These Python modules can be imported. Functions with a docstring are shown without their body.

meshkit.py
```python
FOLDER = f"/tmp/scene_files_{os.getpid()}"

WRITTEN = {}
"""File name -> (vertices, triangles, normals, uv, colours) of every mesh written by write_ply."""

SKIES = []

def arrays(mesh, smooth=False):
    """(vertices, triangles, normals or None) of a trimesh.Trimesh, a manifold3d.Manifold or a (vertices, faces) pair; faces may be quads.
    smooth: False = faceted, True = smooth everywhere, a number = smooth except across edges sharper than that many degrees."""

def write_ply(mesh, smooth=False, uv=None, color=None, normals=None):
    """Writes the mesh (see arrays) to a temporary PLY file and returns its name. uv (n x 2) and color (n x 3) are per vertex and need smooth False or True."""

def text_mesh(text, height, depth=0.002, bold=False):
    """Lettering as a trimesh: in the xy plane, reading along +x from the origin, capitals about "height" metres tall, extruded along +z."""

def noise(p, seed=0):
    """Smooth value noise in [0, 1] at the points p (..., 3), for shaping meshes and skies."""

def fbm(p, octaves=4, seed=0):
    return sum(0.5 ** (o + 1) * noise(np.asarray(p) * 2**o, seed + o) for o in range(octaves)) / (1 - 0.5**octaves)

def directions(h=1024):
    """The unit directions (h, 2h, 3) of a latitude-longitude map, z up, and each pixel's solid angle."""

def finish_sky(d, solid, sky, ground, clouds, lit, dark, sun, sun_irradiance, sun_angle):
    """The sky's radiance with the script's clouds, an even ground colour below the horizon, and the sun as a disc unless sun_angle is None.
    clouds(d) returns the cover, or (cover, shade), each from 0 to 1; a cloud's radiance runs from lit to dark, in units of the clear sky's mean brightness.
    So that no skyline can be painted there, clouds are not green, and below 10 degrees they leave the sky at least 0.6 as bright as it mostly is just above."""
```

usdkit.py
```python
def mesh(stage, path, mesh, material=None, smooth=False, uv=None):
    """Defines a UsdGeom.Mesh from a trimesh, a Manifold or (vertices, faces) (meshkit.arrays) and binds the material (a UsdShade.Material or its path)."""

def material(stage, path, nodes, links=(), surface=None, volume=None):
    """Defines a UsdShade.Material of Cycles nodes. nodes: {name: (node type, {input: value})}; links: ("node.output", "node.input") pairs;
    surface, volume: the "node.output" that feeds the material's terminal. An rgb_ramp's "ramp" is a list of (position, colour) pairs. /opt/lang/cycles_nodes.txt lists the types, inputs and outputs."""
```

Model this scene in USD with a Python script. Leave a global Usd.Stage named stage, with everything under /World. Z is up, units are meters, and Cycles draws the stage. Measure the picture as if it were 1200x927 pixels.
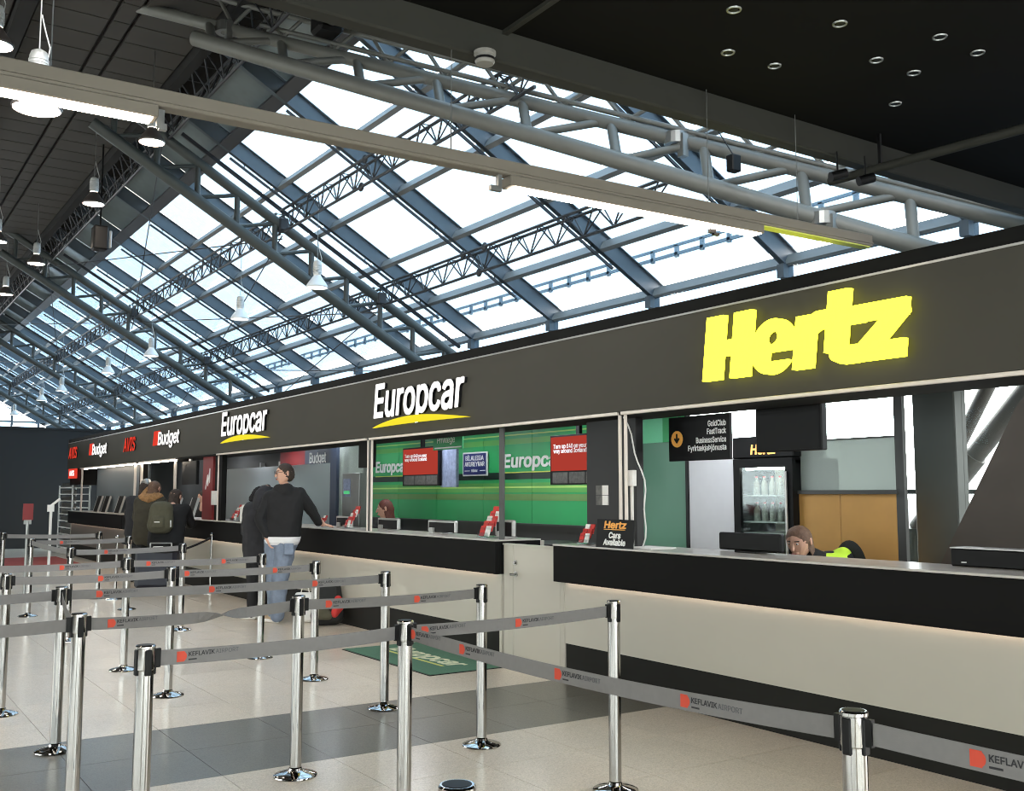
import math, random
import numpy as np, trimesh, manifold3d
from shapely.geometry import Polygon, LineString, Point, box as sbox
from shapely import affinity, union_all
from pxr import Usd, UsdGeom, UsdLux, UsdShade, Gf, Sdf, Vt
import usdkit, meshkit
random.seed(7); rng = np.random.RandomState(7)
stage = Usd.Stage.CreateInMemory()
UsdGeom.SetStageUpAxis(stage, UsdGeom.Tokens.z); UsdGeom.SetStageMetersPerUnit(stage, 1.0)
W = UsdGeom.Xform.Define(stage, '/World'); stage.SetDefaultPrim(W.GetPrim())
UsdGeom.Scope.Define(stage, '/World/Looks')

# ------------------------------------------------------------------ camera, sky, exposure
# world: x towards the counters, y along the counters away from the camera, z up, metres
EYE = (0.0, 0.0, 1.5)
YAW, PITCH = 33.82, 5.546            # degrees right of +y, degrees up
cam = UsdGeom.Camera.Define(stage, '/World/camera')
cam.CreateHorizontalApertureAttr(36.0); cam.CreateFocalLengthAttr(36.0 * 1189.0 / 1200.0)
cam.CreateClippingRangeAttr((0.05, 500.0)); cam.CreateExposureAttr(0.62)
cy, sy, cp, sp = math.cos(math.radians(YAW)), math.sin(math.radians(YAW)), math.cos(math.radians(PITCH)), math.sin(math.radians(PITCH))
right = (cy, -sy, 0.0); back = (-sy * cp, -cy * cp, -sp); up = (-sy * sp, -cy * sp, cp)
cam.AddTransformOp().Set(Gf.Matrix4d(*right, 0, *up, 0, *back, 0, *EYE, 1))
sky = UsdLux.DomeLight.Define(stage, '/World/sky')      # even overcast daylight
sky.CreateIntensityAttr(1.6); sky.CreateColorAttr(Gf.Vec3f(1.0, 0.985, 0.96))

# ------------------------------------------------------------------ helpers: naming and tagging
used = {}
def numbered(parent, name):
    k = (parent, name); n = used.get(k, 0); used[k] = n + 1
    return name if n == 0 else '%s_%03d' % (name, n)
def tag(p, label=None, cat=None, group=None, kind=None):
    p = p.GetPrim() if hasattr(p, 'GetPrim') else p
    for k, v in (('label', label), ('category', cat), ('group', group), ('kind', kind)):
        if v: p.SetCustomDataByKey(k, v)
    return p
def thing(name, label, cat, loc=(0, 0, 0), rz=0.0, group=None):
    x = UsdGeom.Xform.Define(stage, '/World/' + numbered('/World', name))
    x.AddTranslateOp().Set(Gf.Vec3d(*map(float, loc)))
    if rz: x.AddRotateZOp().Set(float(rz))
    return tag(x, label, cat, group)
def struct(name):
    x = UsdGeom.Xform.Define(stage, '/World/' + numbered('/World', name)); return tag(x, kind='structure')
def obj(name, mesh, m, parent=None, smooth=False, label=None, cat=None, group=None, kind=None):
    pp = str(parent.GetPath()) if parent is not None else '/World'
    p = usdkit.mesh(stage, pp + '/' + numbered(pp, name), mesh, M[m], smooth=smooth)
    return tag(p, label, cat, group, kind)
def copy(src, loc, rz=0.0, label=None, group=None, base=None):
    name = base or src.GetName().rsplit('_0', 1)[0]
    x = UsdGeom.Xform.Define(stage, '/World/' + numbered('/World', name))
    p = x.GetPrim(); p.GetReferences().AddInternalReference(src.GetPath())
    x.ClearXformOpOrder(); 
    x.AddTranslateOp(UsdGeom.XformOp.PrecisionDouble).Set(Gf.Vec3d(*map(float, loc)))
    if rz: x.AddRotateZOp().Set(float(rz))
    was = src.GetCustomData()
    return tag(x, label or was.get('label'), was.get('category'), group or was.get('group'))

# ------------------------------------------------------------------ materials
M = {}
def lin(c):
    c = np.asarray(c, float) / 255.0
    return tuple(np.where(c <= 0.04045, c / 12.92, ((c + 0.055) / 1.055) ** 2.4))
def pm(name, c, rough=0.5, metal=0.0, vary=0.0, scale=6.0, bump=0.0, bscale=60.0, spec=0.5, rand=0.0, emit=0.0, ecol=None, trans=0.0, coat=0.0):
    c = np.array(lin(c)); n, l = {}, []
    pr = {'roughness': rough, 'metallic': metal, 'specular_ior_level': spec, 'base_color': tuple(c)}
    if trans: pr['transmission_weight'] = trans
    if coat: pr['coat_weight'] = coat
    if emit: pr['emission_strength'] = emit; pr['emission_color'] = tuple(lin(ecol)) if ecol else tuple(c)
    n['p'] = ('principled_bsdf', pr)
    src = None
    if vary or rand or bump: n['g'] = ('texture_coordinate', {})
    if vary:
        n['n'] = ('noise_texture', {'scale': scale, 'detail': 5.0, 'roughness': 0.6}); l.append(('g.object', 'n.vector'))
        n['r'] = ('rgb_ramp', {'ramp': [(0.25, tuple(c * (1 - vary))), (0.75, tuple(np.minimum(c * (1 + vary), 1)))]})
        l.append(('n.fac', 'r.fac')); src = 'r.color'
    if rand:
        n['o'] = ('object_info', {}); n['o2'] = ('rgb_ramp', {'ramp': [(0.0, (1 - rand,) * 3), (1.0, (1.0,) * 3)]}); l.append(('o.random', 'o2.fac'))
        n['mx'] = ('mix_color', {'blend_type': 'multiply', 'fac': 1.0, 'a': tuple(c)})
        if src: l.append((src, 'mx.a'))
        l.append(('o2.color', 'mx.b')); src = 'mx.result'
    if src: l.append((src, 'p.base_color'))
    if bump:
        n['bn'] = ('noise_texture', {'scale': bscale, 'detail': 3.0}); l.append(('g.object', 'bn.vector'))
        n['b'] = ('bump', {'strength': bump, 'distance': 0.01}); l += [('bn.fac', 'b.height'), ('b.normal', 'p.normal')]
    M[name] = usdkit.material(stage, '/World/Looks/' + name, n, l, surface='p.BSDF')
def em(name, c, s):
    M[name] = usdkit.material(stage, '/World/Looks/' + name, {'e': ('emission', {'color': tuple(lin(c)), 'strength': s})}, [], surface='e.emission')
def pane(name, tint, gloss=0.06):
    # clear thin glass: see-through, with a mirror share that rises towards grazing view
    M[name] = usdkit.material(stage, '/World/Looks/' + name, {
        't': ('transparent_bsdf', {'color': tuple(tint)}), 'g': ('glossy_bsdf', {'roughness': gloss, 'color': (0.9, 0.95, 1.0)}),
        'w': ('layer_weight', {'blend': 0.5}), 'pw': ('math', {'math_type': 'power', 'value2': 3.0}), 'ma': ('math', {'math_type': 'multiply_add', 'value2': 0.85, 'value3': 0.04}),
        'm': ('mix_closure', {})},
        [('w.facing', 'pw.value1'), ('pw.value', 'ma.value1'), ('ma.value', 'm.fac'), ('t.BSDF', 'm.closure1'), ('g.BSDF', 'm.closure2')], surface='m.closure')
def frosted(name, c, thru, rough=0.35):
    # satin film on glass: some light passes straight, the rest is scattered by the film
    M[name] = usdkit.material(stage, '/World/Looks/' + name, {
        't': ('transparent_bsdf', {'color': tuple(lin(c))}), 'd': ('principled_bsdf', {'base_color': tuple(lin(c)), 'roughness': rough}),
        'tl': ('translucent_bsdf', {'color': tuple(lin(c))}), 'm1': ('mix_closure', {'fac': 0.5}), 'm': ('mix_closure', {'fac': 1 - thru})},
        [('d.BSDF', 'm1.closure1'), ('tl.BSDF', 'm1.closure2'), ('t.BSDF', 'm.closure1'), ('m1.closure', 'm.closure2')], surface='m.closure')

def terrazzo(name, base, fleck, rand, rough):
    b, fl = np.array(lin(base)), np.array(lin(fleck))
    M[name] = usdkit.material(stage, '/World/Looks/' + name, {
        'g': ('geometry', {}), 'v': ('voronoi_texture', {'scale': 170.0}), 'vs': ('separate_color', {}),
        'r': ('rgb_ramp', {'ramp': [(0.0, tuple(fl)), (0.30, tuple(b * 0.93)), (0.7, tuple(b)), (1.0, tuple(np.minimum(b * 1.1, 1)))]}),
        'n': ('noise_texture', {'scale': 1.3, 'detail': 4.0}), 'r2': ('rgb_ramp', {'ramp': [(0.3, (0.90, 0.90, 0.90)), (0.7, (1.0, 1.0, 0.99))]}),
        'o': ('object_info', {}), 'o2': ('rgb_ramp', {'ramp': [(0.0, (1 - rand,) * 3), (1.0, (1.0,) * 3)]}),
        'm1': ('mix_color', {'blend_type': 'multiply', 'fac': 1.0}), 'm2': ('mix_color', {'blend_type': 'multiply', 'fac': 1.0}),
        'p': ('principled_bsdf', {'roughness': rough, 'specular_ior_level': 0.5})},
        [('g.position', 'v.vector'), ('v.color', 'vs.color'), ('vs.r', 'r.fac'), ('g.position', 'n.vector'), ('n.fac', 'r2.fac'), ('o.random', 'o2.fac'),
         ('r.color', 'm1.a'), ('r2.color', 'm1.b'), ('m1.result', 'm2.a'), ('o2.color', 'm2.b'), ('m2.result', 'p.base_color')], surface='p.BSDF')

terrazzo('tile_beige', (236, 223, 206), (214, 200, 180), 0.06, 0.22)
terrazzo('tile_grey', (122, 119, 110), (108, 105, 97), 0.05, 0.25)
pm('grout', (120, 112, 100), 0.9, vary=0.1)
pm('asphalt', (120, 122, 124), 0.9, vary=0.2, scale=3)
pm('black_paint', (26, 26, 27), 0.5, vary=0.08)
pm('soffit_black', (8, 8, 5), 0.9, vary=0.1, scale=2, spec=0.15)
pm('soffit_edge', (36, 36, 29), 0.8, vary=0.06)
pm('ceiling_panel', (66, 64, 61), 0.85, vary=0.06, scale=3, rand=0.12)
pm('ceiling_gap', (24, 24, 24), 0.9, vary=0.05)
pm('fascia_grey', (68, 66, 59), 0.65, vary=0.04, scale=2, bump=0.02, bscale=200, spec=0.25)
pm('fascia_cap', (15, 15, 14), 0.7, vary=0.08, spec=0.2)
pm('trim_white', (225, 215, 205), 0.4, vary=0.03)
pm('counter_black', (9, 9, 9), 0.7, vary=0.06, scale=3, spec=0.2)
pm('counter_white', (190, 186, 174), 0.35, vary=0.02, scale=2)
pm('counter_brown', (108, 101, 95), 0.4, vary=0.04)
pm('plinth_dark', (26, 26, 23), 0.6, vary=0.08, spec=0.25)
pm('worktop', (196, 192, 186), 0.22, vary=0.10, scale=9)
pm('chrome', (176, 175, 173), 0.07, 1.0, vary=0.04, scale=14)
pm('black_plastic', (15, 15, 16), 0.5, vary=0.06, spec=0.25)
pm('belt_grey', (122, 120, 119), 0.75, vary=0.05, scale=40, bump=0.08, bscale=400)
pm('belt_red', (205, 74, 52), 0.7, vary=0.04)
pm('belt_ink', (40, 40, 44), 0.7, vary=0.04)
pm('belt_ink_light', (84, 84, 88), 0.7, vary=0.04)
pm('truss_grey', (104, 105, 100), 0.42, vary=0.06, scale=8)
pm('truss_dark', (68, 73, 72), 0.45, vary=0.06, scale=8)
pm('lattice_dark', (52, 54, 58), 0.5, vary=0.06)
pm('rafter_blue', (84, 95, 104), 0.5, vary=0.08, scale=5)
pm('purlin_grey', (128, 130, 130), 0.45, vary=0.05, scale=5)
pm('gutter', (150, 158, 162), 0.5, vary=0.05)
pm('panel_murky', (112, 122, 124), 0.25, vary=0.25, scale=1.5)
pm('wall_dark', (20, 22, 24), 0.6, vary=0.06, scale=1.5)
pm('wall_left_paint', (84, 82, 78), 0.7, vary=0.04)
pm('wall_office', (72, 72, 70), 0.7, vary=0.05)
pm('alu', (190, 190, 188), 0.35, 0.6, vary=0.05)
pm('steel', (150, 152, 150), 0.35, 0.8, vary=0.06)
pm('mullion_grey', (64, 65, 63), 0.4, vary=0.05)
pm('white_board', (214, 214, 216), 0.5, vary=0.03)
pm('wood', (188, 142, 78), 0.45, vary=0.10, scale=2.5)
pm('column_green', (66, 70, 66), 0.5, vary=0.05)
pm('tube_brown', (84, 79, 74), 0.4, vary=0.05)
pm('panel_brown', (72, 64, 57), 0.6, vary=0.05)
pm('green_wall', (50, 172, 100), 0.4, vary=0.04, scale=2)
pm('green_stripe_light', (98, 176, 84), 0.4, vary=0.04)
pm('green_stripe_mid', (110, 152, 84), 0.4, vary=0.04)
pm('green_stripe_bright', (186, 224, 120), 0.4, vary=0.03)
pm('green_stripe_black', (18, 44, 34), 0.35, vary=0.05)
pm('green_sign', (58, 160, 100), 0.4, vary=0.04)
pm('mat_green', (84, 124, 102), 0.95, vary=0.10, scale=60, bump=0.3, bscale=300)
pm('mat_print', (214, 220, 190), 0.95, vary=0.08, scale=60)
pm('mat_print_yellow', (205, 208, 120), 0.95, vary=0.08, scale=60)
pm('detector_grey', (128, 126, 120), 0.5, vary=0.03)
pm('print_white', (238, 238, 236), 0.5, vary=0.02)
pm('print_yellow', (206, 216, 90), 0.5, vary=0.03)
pm('print_orange', (240, 170, 80), 0.5, vary=0.03)
pm('print_blue', (32, 44, 110), 0.4, vary=0.04)
pm('print_red', (172, 58, 48), 0.4, vary=0.05)
pm('panel_red', (128, 36, 38), 0.5, vary=0.05)
pm('panel_navy', (58, 68, 86), 0.5, vary=0.05)
pm('screen_off', (10, 10, 11), 0.5, vary=0.05, spec=0.25)
pm('brochure_red', (205, 60, 55), 0.4, vary=0.10, scale=30)
pm('paper', (232, 230, 226), 0.7, vary=0.03)
pm('photo_collage', (86, 84, 80), 0.4, vary=0.5, scale=22)
pm('photo_blue', (130, 140, 165), 0.4, vary=0.4, scale=16)
pm('cloth_black', (22, 22, 24), 0.85, vary=0.2, scale=14, bump=0.25, bscale=45)
pm('cloth_charcoal', (38, 38, 42), 0.85, vary=0.2, scale=14, bump=0.25, bscale=45)
pm('denim', (118, 130, 148), 0.9, vary=0.18, scale=10, bump=0.3, bscale=60)
pm('cloth_white', (228, 228, 230), 0.85, vary=0.03)
pm('cloth_green_brown', (60, 56, 44), 0.9, vary=0.15, scale=12, bump=0.25)
pm('fur_tan', (150, 112, 72), 0.95, vary=0.35, scale=40, bump=0.6, bscale=120)
pm('fur_black', (26, 24, 26), 0.95, vary=0.3, scale=40, bump=0.6, bscale=120)
pm('skin', (205, 160, 138), 0.55, vary=0.05, scale=12)
pm('lips', (170, 96, 90), 0.5, vary=0.05)
pm('eye_dark', (36, 30, 28), 0.3, vary=0.05)
pm('hair_dark', (54, 42, 34), 0.7, vary=0.2, scale=60, bump=0.4, bscale=150)
pm('hair_red', (92, 48, 36), 0.65, vary=0.25, scale=50, bump=0.4, bscale=150)
pm('hair_brown', (98, 72, 54), 0.65, vary=0.25, scale=50, bump=0.4, bscale=150)
pm('hivis', (200, 240, 60), 0.7, vary=0.04, emit=0.0)
pm('suitcase_navy', (28, 32, 46), 0.4, vary=0.06)
pm('bag_olive', (78, 76, 60), 0.9, vary=0.15, scale=14, bump=0.2)
pm('bag_red', (190, 52, 48), 0.8, vary=0.1)
pm('bag_black', (24, 26, 26), 0.8, vary=0.15, bump=0.2)
pm('carpet_red', (150, 66, 60), 0.95, vary=0.1, scale=30)
pm('shoe_tan', (170, 150, 124), 0.7, vary=0.06)
pm('fridge_inside', (226, 224, 204), 0.5, vary=0.04)
pm('bottle_mix', (150, 150, 140), 0.3, vary=0.5, scale=30)
pm('lamp_housing', (206, 207, 205), 0.35, 0.3, vary=0.05)
pm('lamp_housing_dark', (92, 84, 80), 0.4, 0.3, vary=0.05)
pm('profile_alu', (112, 106, 95), 0.5, 0.0, vary=0.03)
em('lamp_disc', (255, 236, 214), 90.0)
em('lamp_disc_dim', (255, 246, 235), 2.5)
em('linear_light', (255, 236, 214), 14.0)
em('led_strip', (255, 222, 196), 3.0)
em('sign_yellow', (252, 248, 64), 2.0)
em('sign_white', (255, 252, 248), 0.9)
em('sign_swoosh', (240, 222, 50), 0.72)
em('sign_red', (228, 66, 50), 0.62)
em('screen_red', (176, 62, 50), 0.62)
em('sign_orange', (255, 190, 110), 1.4)
em('fridge_tube', (255, 255, 250), 14.0)
em('office_light', (240, 246, 255), 12.0)
em('screen_green', (90, 200, 130), 0.6)
pane('glass_roof', (0.47, 0.58, 0.67))
pane('glass_clear', (0.88, 0.92, 0.92))
pane('glass_door', (0.90, 0.95, 0.93))
frosted('glass_frost_grey', (190, 197, 200), 0.06)
frosted('glass_frost_dim', (128, 138, 144), 0.06)
frosted('glass_frost_sky', (182, 188, 184), 0.32)
frosted('glass_green', (136, 170, 154), 0.10)
frosted('glass_mint', (160, 222, 192), 0.2)

# ------------------------------------------------------------------ helpers: shapes
cat = trimesh.util.concatenate
def bx(x0, x1, y0, y1, z0, z1, c=0.0):
    x0, x1 = sorted((x0, x1)); y0, y1 = sorted((y0, y1)); z0, z1 = sorted((z0, z1))
    if not c:
        m = trimesh.creation.box((x1 - x0, y1 - y0, z1 - z0)); m.apply_translation(((x0 + x1) / 2, (y0 + y1) / 2, (z0 + z1) / 2)); return m
    p = [(a, b, d) for sx in (0, 1) for sy_ in (0, 1) for sz in (0, 1) for a, b, d in (
        ((x0, x1)[sx], (y0 + c, y1 - c)[sy_], (z0 + c, z1 - c)[sz]), ((x0 + c, x1 - c)[sx], (y0, y1)[sy_], (z0 + c, z1 - c)[sz]), ((x0 + c, x1 - c)[sx], (y0 + c, y1 - c)[sy_], (z0, z1)[sz]))]
    return mf(manifold3d.Manifold.hull_points(np.array(p, np.float64)))
def mf(m):
    k = m.to_mesh(); return trimesh.Trimesh(k.vert_properties[:, :3], k.tri_verts, process=False)
def tube(a, b, r, n=10, r2=None):
    a, b = np.array(a, float), np.array(b, float); d = b - a; L = np.linalg.norm(d); d /= L
    u = np.cross(d, (0, 0, 1) if abs(d[2]) < 0.9 else (1, 0, 0)); u /= np.linalg.norm(u); v = np.cross(d, u)
    t = np.arange(n) * 2 * np.pi / n; ring = np.outer(np.cos(t), u) + np.outer(np.sin(t), v); r2 = r if r2 is None else r2
    V = np.vstack([a + ring * r, b + ring * r2, [a], [b]]); F = []
    for i in range(n):
        j = (i + 1) % n; F += [(i, j, n + j), (i, n + j, n + i), (2 * n, j, i), (2 * n + 1, n + i, n + j)]
    return trimesh.Trimesh(V, F, process=False)
def bar(a, b, w, h, upv=(0, 0, 1)):
    # rectangular bar from a to b: w across, h along upv
    a, b = np.array(a, float), np.array(b, float); d = b - a; d /= np.linalg.norm(d)
    s = np.cross(d, upv); s /= np.linalg.norm(s); u = np.cross(s, d)
    V = np.array([p + s * sx * w / 2 + u * sz * h / 2 for p in (a, b) for sx, sz in ((-1, -1), (1, -1), (1, 1), (-1, 1))])
    F = [(0, 1, 2), (0, 2, 3), (4, 6, 5), (4, 7, 6), (0, 5, 1), (0, 4, 5), (1, 6, 2), (1, 5, 6), (2, 7, 3), (2, 6, 7), (3, 4, 0), (3, 7, 4)]
    m = trimesh.Trimesh(V, F, process=False)
    if m.volume < 0: m.invert()
    return m
def path(pts, r, n=6):
    return cat([tube(pts[i], pts[i + 1], r, n) for i in range(len(pts) - 1)])
def lathe(prof, n=28, at=(0, 0, 0)):
    P = np.array(prof, float); k = len(P); t = np.arange(n) * 2 * np.pi / n
    V = np.array([(r * math.cos(a) + at[0], r * math.sin(a) + at[1], z + at[2]) for a in t for r, z in P]); F = []
    for i in range(n):
        j = (i + 1) % n
        for q in range(k - 1):
            F += [(i * k + q, j * k + q, j * k + q + 1), (i * k + q, j * k + q + 1, i * k + q + 1)]
    return trimesh.Trimesh(V, F, process=False)
def place(m, o, ex, ey, shear=0.0, sx=1.0, sy=1.0):
    # local xy plane onto the plane through o spanned by ex, ey; local z along ex x ey
    ex, ey = np.array(ex, float), np.array(ey, float); ez = np.cross(ex, ey); v = np.array(m.vertices)
    v = np.outer(v[:, 0] * sx + v[:, 1] * sy * shear, ex) + np.outer(v[:, 1] * sy, ey) + np.outer(v[:, 2], ez) + np.array(o, float)
    return trimesh.Trimesh(v, m.faces, process=False)
_tc = {}
def text(s, h, bold=False, depth=0.002, fat=0.0, center=False):
    k = (s, bold, fat)
    if k not in _tc:
        m = meshkit.text_mesh(s, 1.0, 0.002, bold)
        low = [f for f in m.faces if m.vertices[f][:, 2].max() < 1e-6]
        pol = union_all([Polygon(m.vertices[f][:, :2]).buffer(1e-5) for f in low]).buffer(fat)
        _tc[k] = pol.simplify(0.012)
    p = affinity.scale(_tc[k], h, h, origin=(0, 0)); b = p.bounds
    p = affinity.translate(p, -b[0] if not center else -(b[0] + b[2]) / 2, 0)
    m = extr(p, depth); m.metadata['w'] = b[2] - b[0]; return m
def extr(p, depth):
    return cat([trimesh.creation.extrude_polygon(g, depth, engine='earcut') for g in getattr(p, 'geoms', [p]) if g.area > 1e-9])
def fit(m, width):
    b = m.bounds; return width / (b[1][0] - b[0][0])
NX, NY, UP = (0, -1, 0), (0, 1, 0), (0, 0, 1)       # lettering that faces the hall (-x) reads along -y
def bones(bs, L=0.03, it=6, zmin=None, zmax=None):
    S = manifold3d.Manifold.sphere
    ms = [manifold3d.Manifold.batch_hull([S(r, 14).translate(tuple(map(float, p))) for p, r in b]) for b in bs]
    m = manifold3d.Manifold.batch_boolean(ms, manifold3d.OpType.Add).refine_to_length(L)
    t = mf(m); t.merge_vertices()
    trimesh.smoothing.filter_taubin(t, 0.5, 0.53, it)
    if zmin is not None or zmax is not None:
        m = manifold3d.Manifold(manifold3d.Mesh(np.array(t.vertices, np.float32), np.array(t.faces, np.uint32)))
        if zmin is not None: m = m.trim_by_plane((0, 0, 1), zmin)
        if zmax is not None: m = m.trim_by_plane((0, 0, -1), -zmax)
        t = mf(m); t.merge_vertices()
    return t

# ------------------------------------------------------------------ floor: 0.64 m stone tiles, two grey rows across the hall
fl = struct('floor')
obj('floor_slab', bx(-9, 8.2, -2.5, 48, -0.12, -0.006), 'grout', fl)
T0, TS = 5.515, 0.64
def tile_mesh(i, j):
    x0 = 5.03 - (i + 1) * TS; y0 = T0 + j * TS; g = 0.0018
    return bx(x0 + g, x0 + TS - g, y0 + g, y0 + TS - g, -0.02, 0.0)
far_b, far_g = [], []
for j in range(-12, 66):
    for i in range(-5, 21):
        y0 = T0 + j * TS; m = 'tile_grey' if j in (0, 1) else 'tile_beige'
        if -5 <= j <= 11 and 0 <= i <= 7: obj('tile', tile_mesh(i, j), m, fl)
        elif y0 < 31 or i >= 0: (far_g if j in (0, 1) else far_b).append(tile_mesh(i, j))
obj('tile_field', cat(far_b), 'tile_beige', fl, kind='stuff')
obj('tile_field', cat(far_g), 'tile_grey', fl, kind='stuff')
gr = struct('ground'); obj('asphalt', bx(8.2, 90, -60, 120, -0.3, -0.1), 'asphalt', gr)

# ------------------------------------------------------------------ the glass roof (30 degrees, falling towards the counters)
XE, ZE, TN = 8.0, 3.84, 0.577
def rz(x, off=0.0): return ZE + off + (XE - x) * TN
RY = [6.945 + 2.03 * k for k in range(-2, 20)]          # rafters
PX = [3.60, 4.12, 4.88, 5.66, 6.45, 7.23, 8.02]         # purlins
NRM = (-TN / math.hypot(1, TN), 0, -1 / math.hypot(1, TN))
SL = np.array((1, 0, -TN)) / math.hypot(1, TN); NUP = np.array((TN, 0, 1)) / math.hypot(1, TN)
rf = struct('window_1')
for y in RY:
    a, b = np.array((3.20, y, rz(3.20))), np.array((8.08, y, rz(8.08)))
    web = bar(a + NUP * 0.105, b + NUP * 0.105, 0.03, 0.21, NUP)
    obj('rafter', cat([web, bar(a + NUP * 0.006, b + NUP * 0.006, 0.075, 0.012, NUP), bar(a + NUP * 0.206, b + NUP * 0.206, 0.09, 0.012, NUP)]), 'rafter_blue', rf)
    e = np.array((7.42, y, rz(7.42, -0.07))); s = np.array((4.2, y, rz(4.2, -0.07)))
    obj('rail', cat([bar(s, e, 0.022, 0.03, NUP)] + [bar((x, y, rz(x, -0.09)), (x, y, rz(x, 0.0)), 0.012, 0.012, (1, 0, 0)) for x in (4.4, 5.3, 6.2, 7.1)]), 'lattice_dark', rf)
for k, x in enumerate(PX[1:], 1):
    w, d = (0.16, 0.10) if k == 1 else (0.06, 0.12)
    for i in range(len(RY) - 1):
        c0 = np.array((x, RY[i] + 0.02, rz(x))) + NUP * d / 2; c1 = np.array((x, RY[i + 1] - 0.02, rz(x))) + NUP * d / 2
        obj('purlin', bar(c0, c1, w, d, NUP), 'lattice_dark' if k == 1 else 'purlin_grey', rf)
for i in range(len(RY) - 1):
    for k in range(len(PX) - 1):
        a, b = PX[k] - (0.0 if k else 0.03), PX[k + 1]
        m = bar(np.array((a + 0.01, (RY[i] + RY[i + 1]) / 2, rz(a + 0.01))) + NUP * 0.23, np.array((b - 0.01, (RY[i] + RY[i + 1]) / 2, rz(b - 0.01))) + NUP * 0.23, 1.99, 0.012, NUP)
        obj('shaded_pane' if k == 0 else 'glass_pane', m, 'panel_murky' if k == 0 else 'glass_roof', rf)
for i in range(len(RY) - 1):
    ym = (RY[i] + RY[i + 1]) / 2; obj('roof_board', bar(np.array((3.12, ym, rz(3.12))) + NUP * 0.23, np.array((3.60, ym, rz(3.60))) + NUP * 0.23, 2.02, 0.03, NUP), 'ceiling_gap', rf)
# snow guard on the glass near the eave, and the upright glass strip with its posts under the eave
g = [bar((7.86, RY[0], rz(7.86, 0.30)), (7.86, RY[-1], rz(7.86, 0.30)), 0.03, 0.035), bar((7.86, RY[0], rz(7.86, 0.40)), (7.86, RY[-1], rz(7.86, 0.40)), 0.03, 0.03)]
for i in range(len(RY) - 1):
    for f in (0.1, 0.3, 0.5, 0.7, 0.9): y = RY[i] + f * 2.03; g.append(bar((7.86, y, rz(7.86, 0.26)), (7.86, y, rz(7.86, 0.40)), 0.03, 0.05, (0, 1, 0)))
obj('snow_guard', cat(g), 'gutter', rf)

wr = struct('wall_right')
for i, y in enumerate(RY):
    obj('post', cat([bx(7.98, 8.08, y - 0.02, y + 0.02, 2.45, 3.86), bx(7.95, 8.1, y - 0.045, y + 0.045, 3.70, 3.84)]), 'rafter_blue', wr)
    if i < len(RY) - 1: obj('glass_pane', bx(8.02, 8.032, y + 0.03, RY[i + 1] - 0.03, 2.47, 3.82), 'glass_roof', wr)
obj('wall_panel', bx(8.0, 8.15, 8.5, 13.5, 0, 2.45), 'wall_office', wr); obj('wall_panel', bx(8.0, 8.15, 13.5, 48, 0, 0.9), 'wall_office', wr)
for k in range(17): obj('glass_pane', bx(8.02, 8.03, 13.55 + 2.03 * k, 15.5 + 2.03 * k, 0.92, 2.38), 'glass_clear', wr); obj('mullion', bx(8.0, 8.08, 13.5 + 2.03 * k, 13.55 + 2.03 * k, 0.9, 2.4), 'mullion_grey', wr)
obj('sill', bx(7.9, 8.16, 2.0, 48, 2.40, 2.46), 'mullion_grey', wr)
# window wall behind the yellow-sign office: clear above, satin below, timber panel under it
obj('rail', bx(8.3, 8.34, 3.0, 7.0, 1.50, 1.54), 'mullion_grey', wr); obj('glass_pane', bx(8.02, 8.03, 1.5, 8.48, 0.1, 2.42), 'glass_clear', wr)

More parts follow.
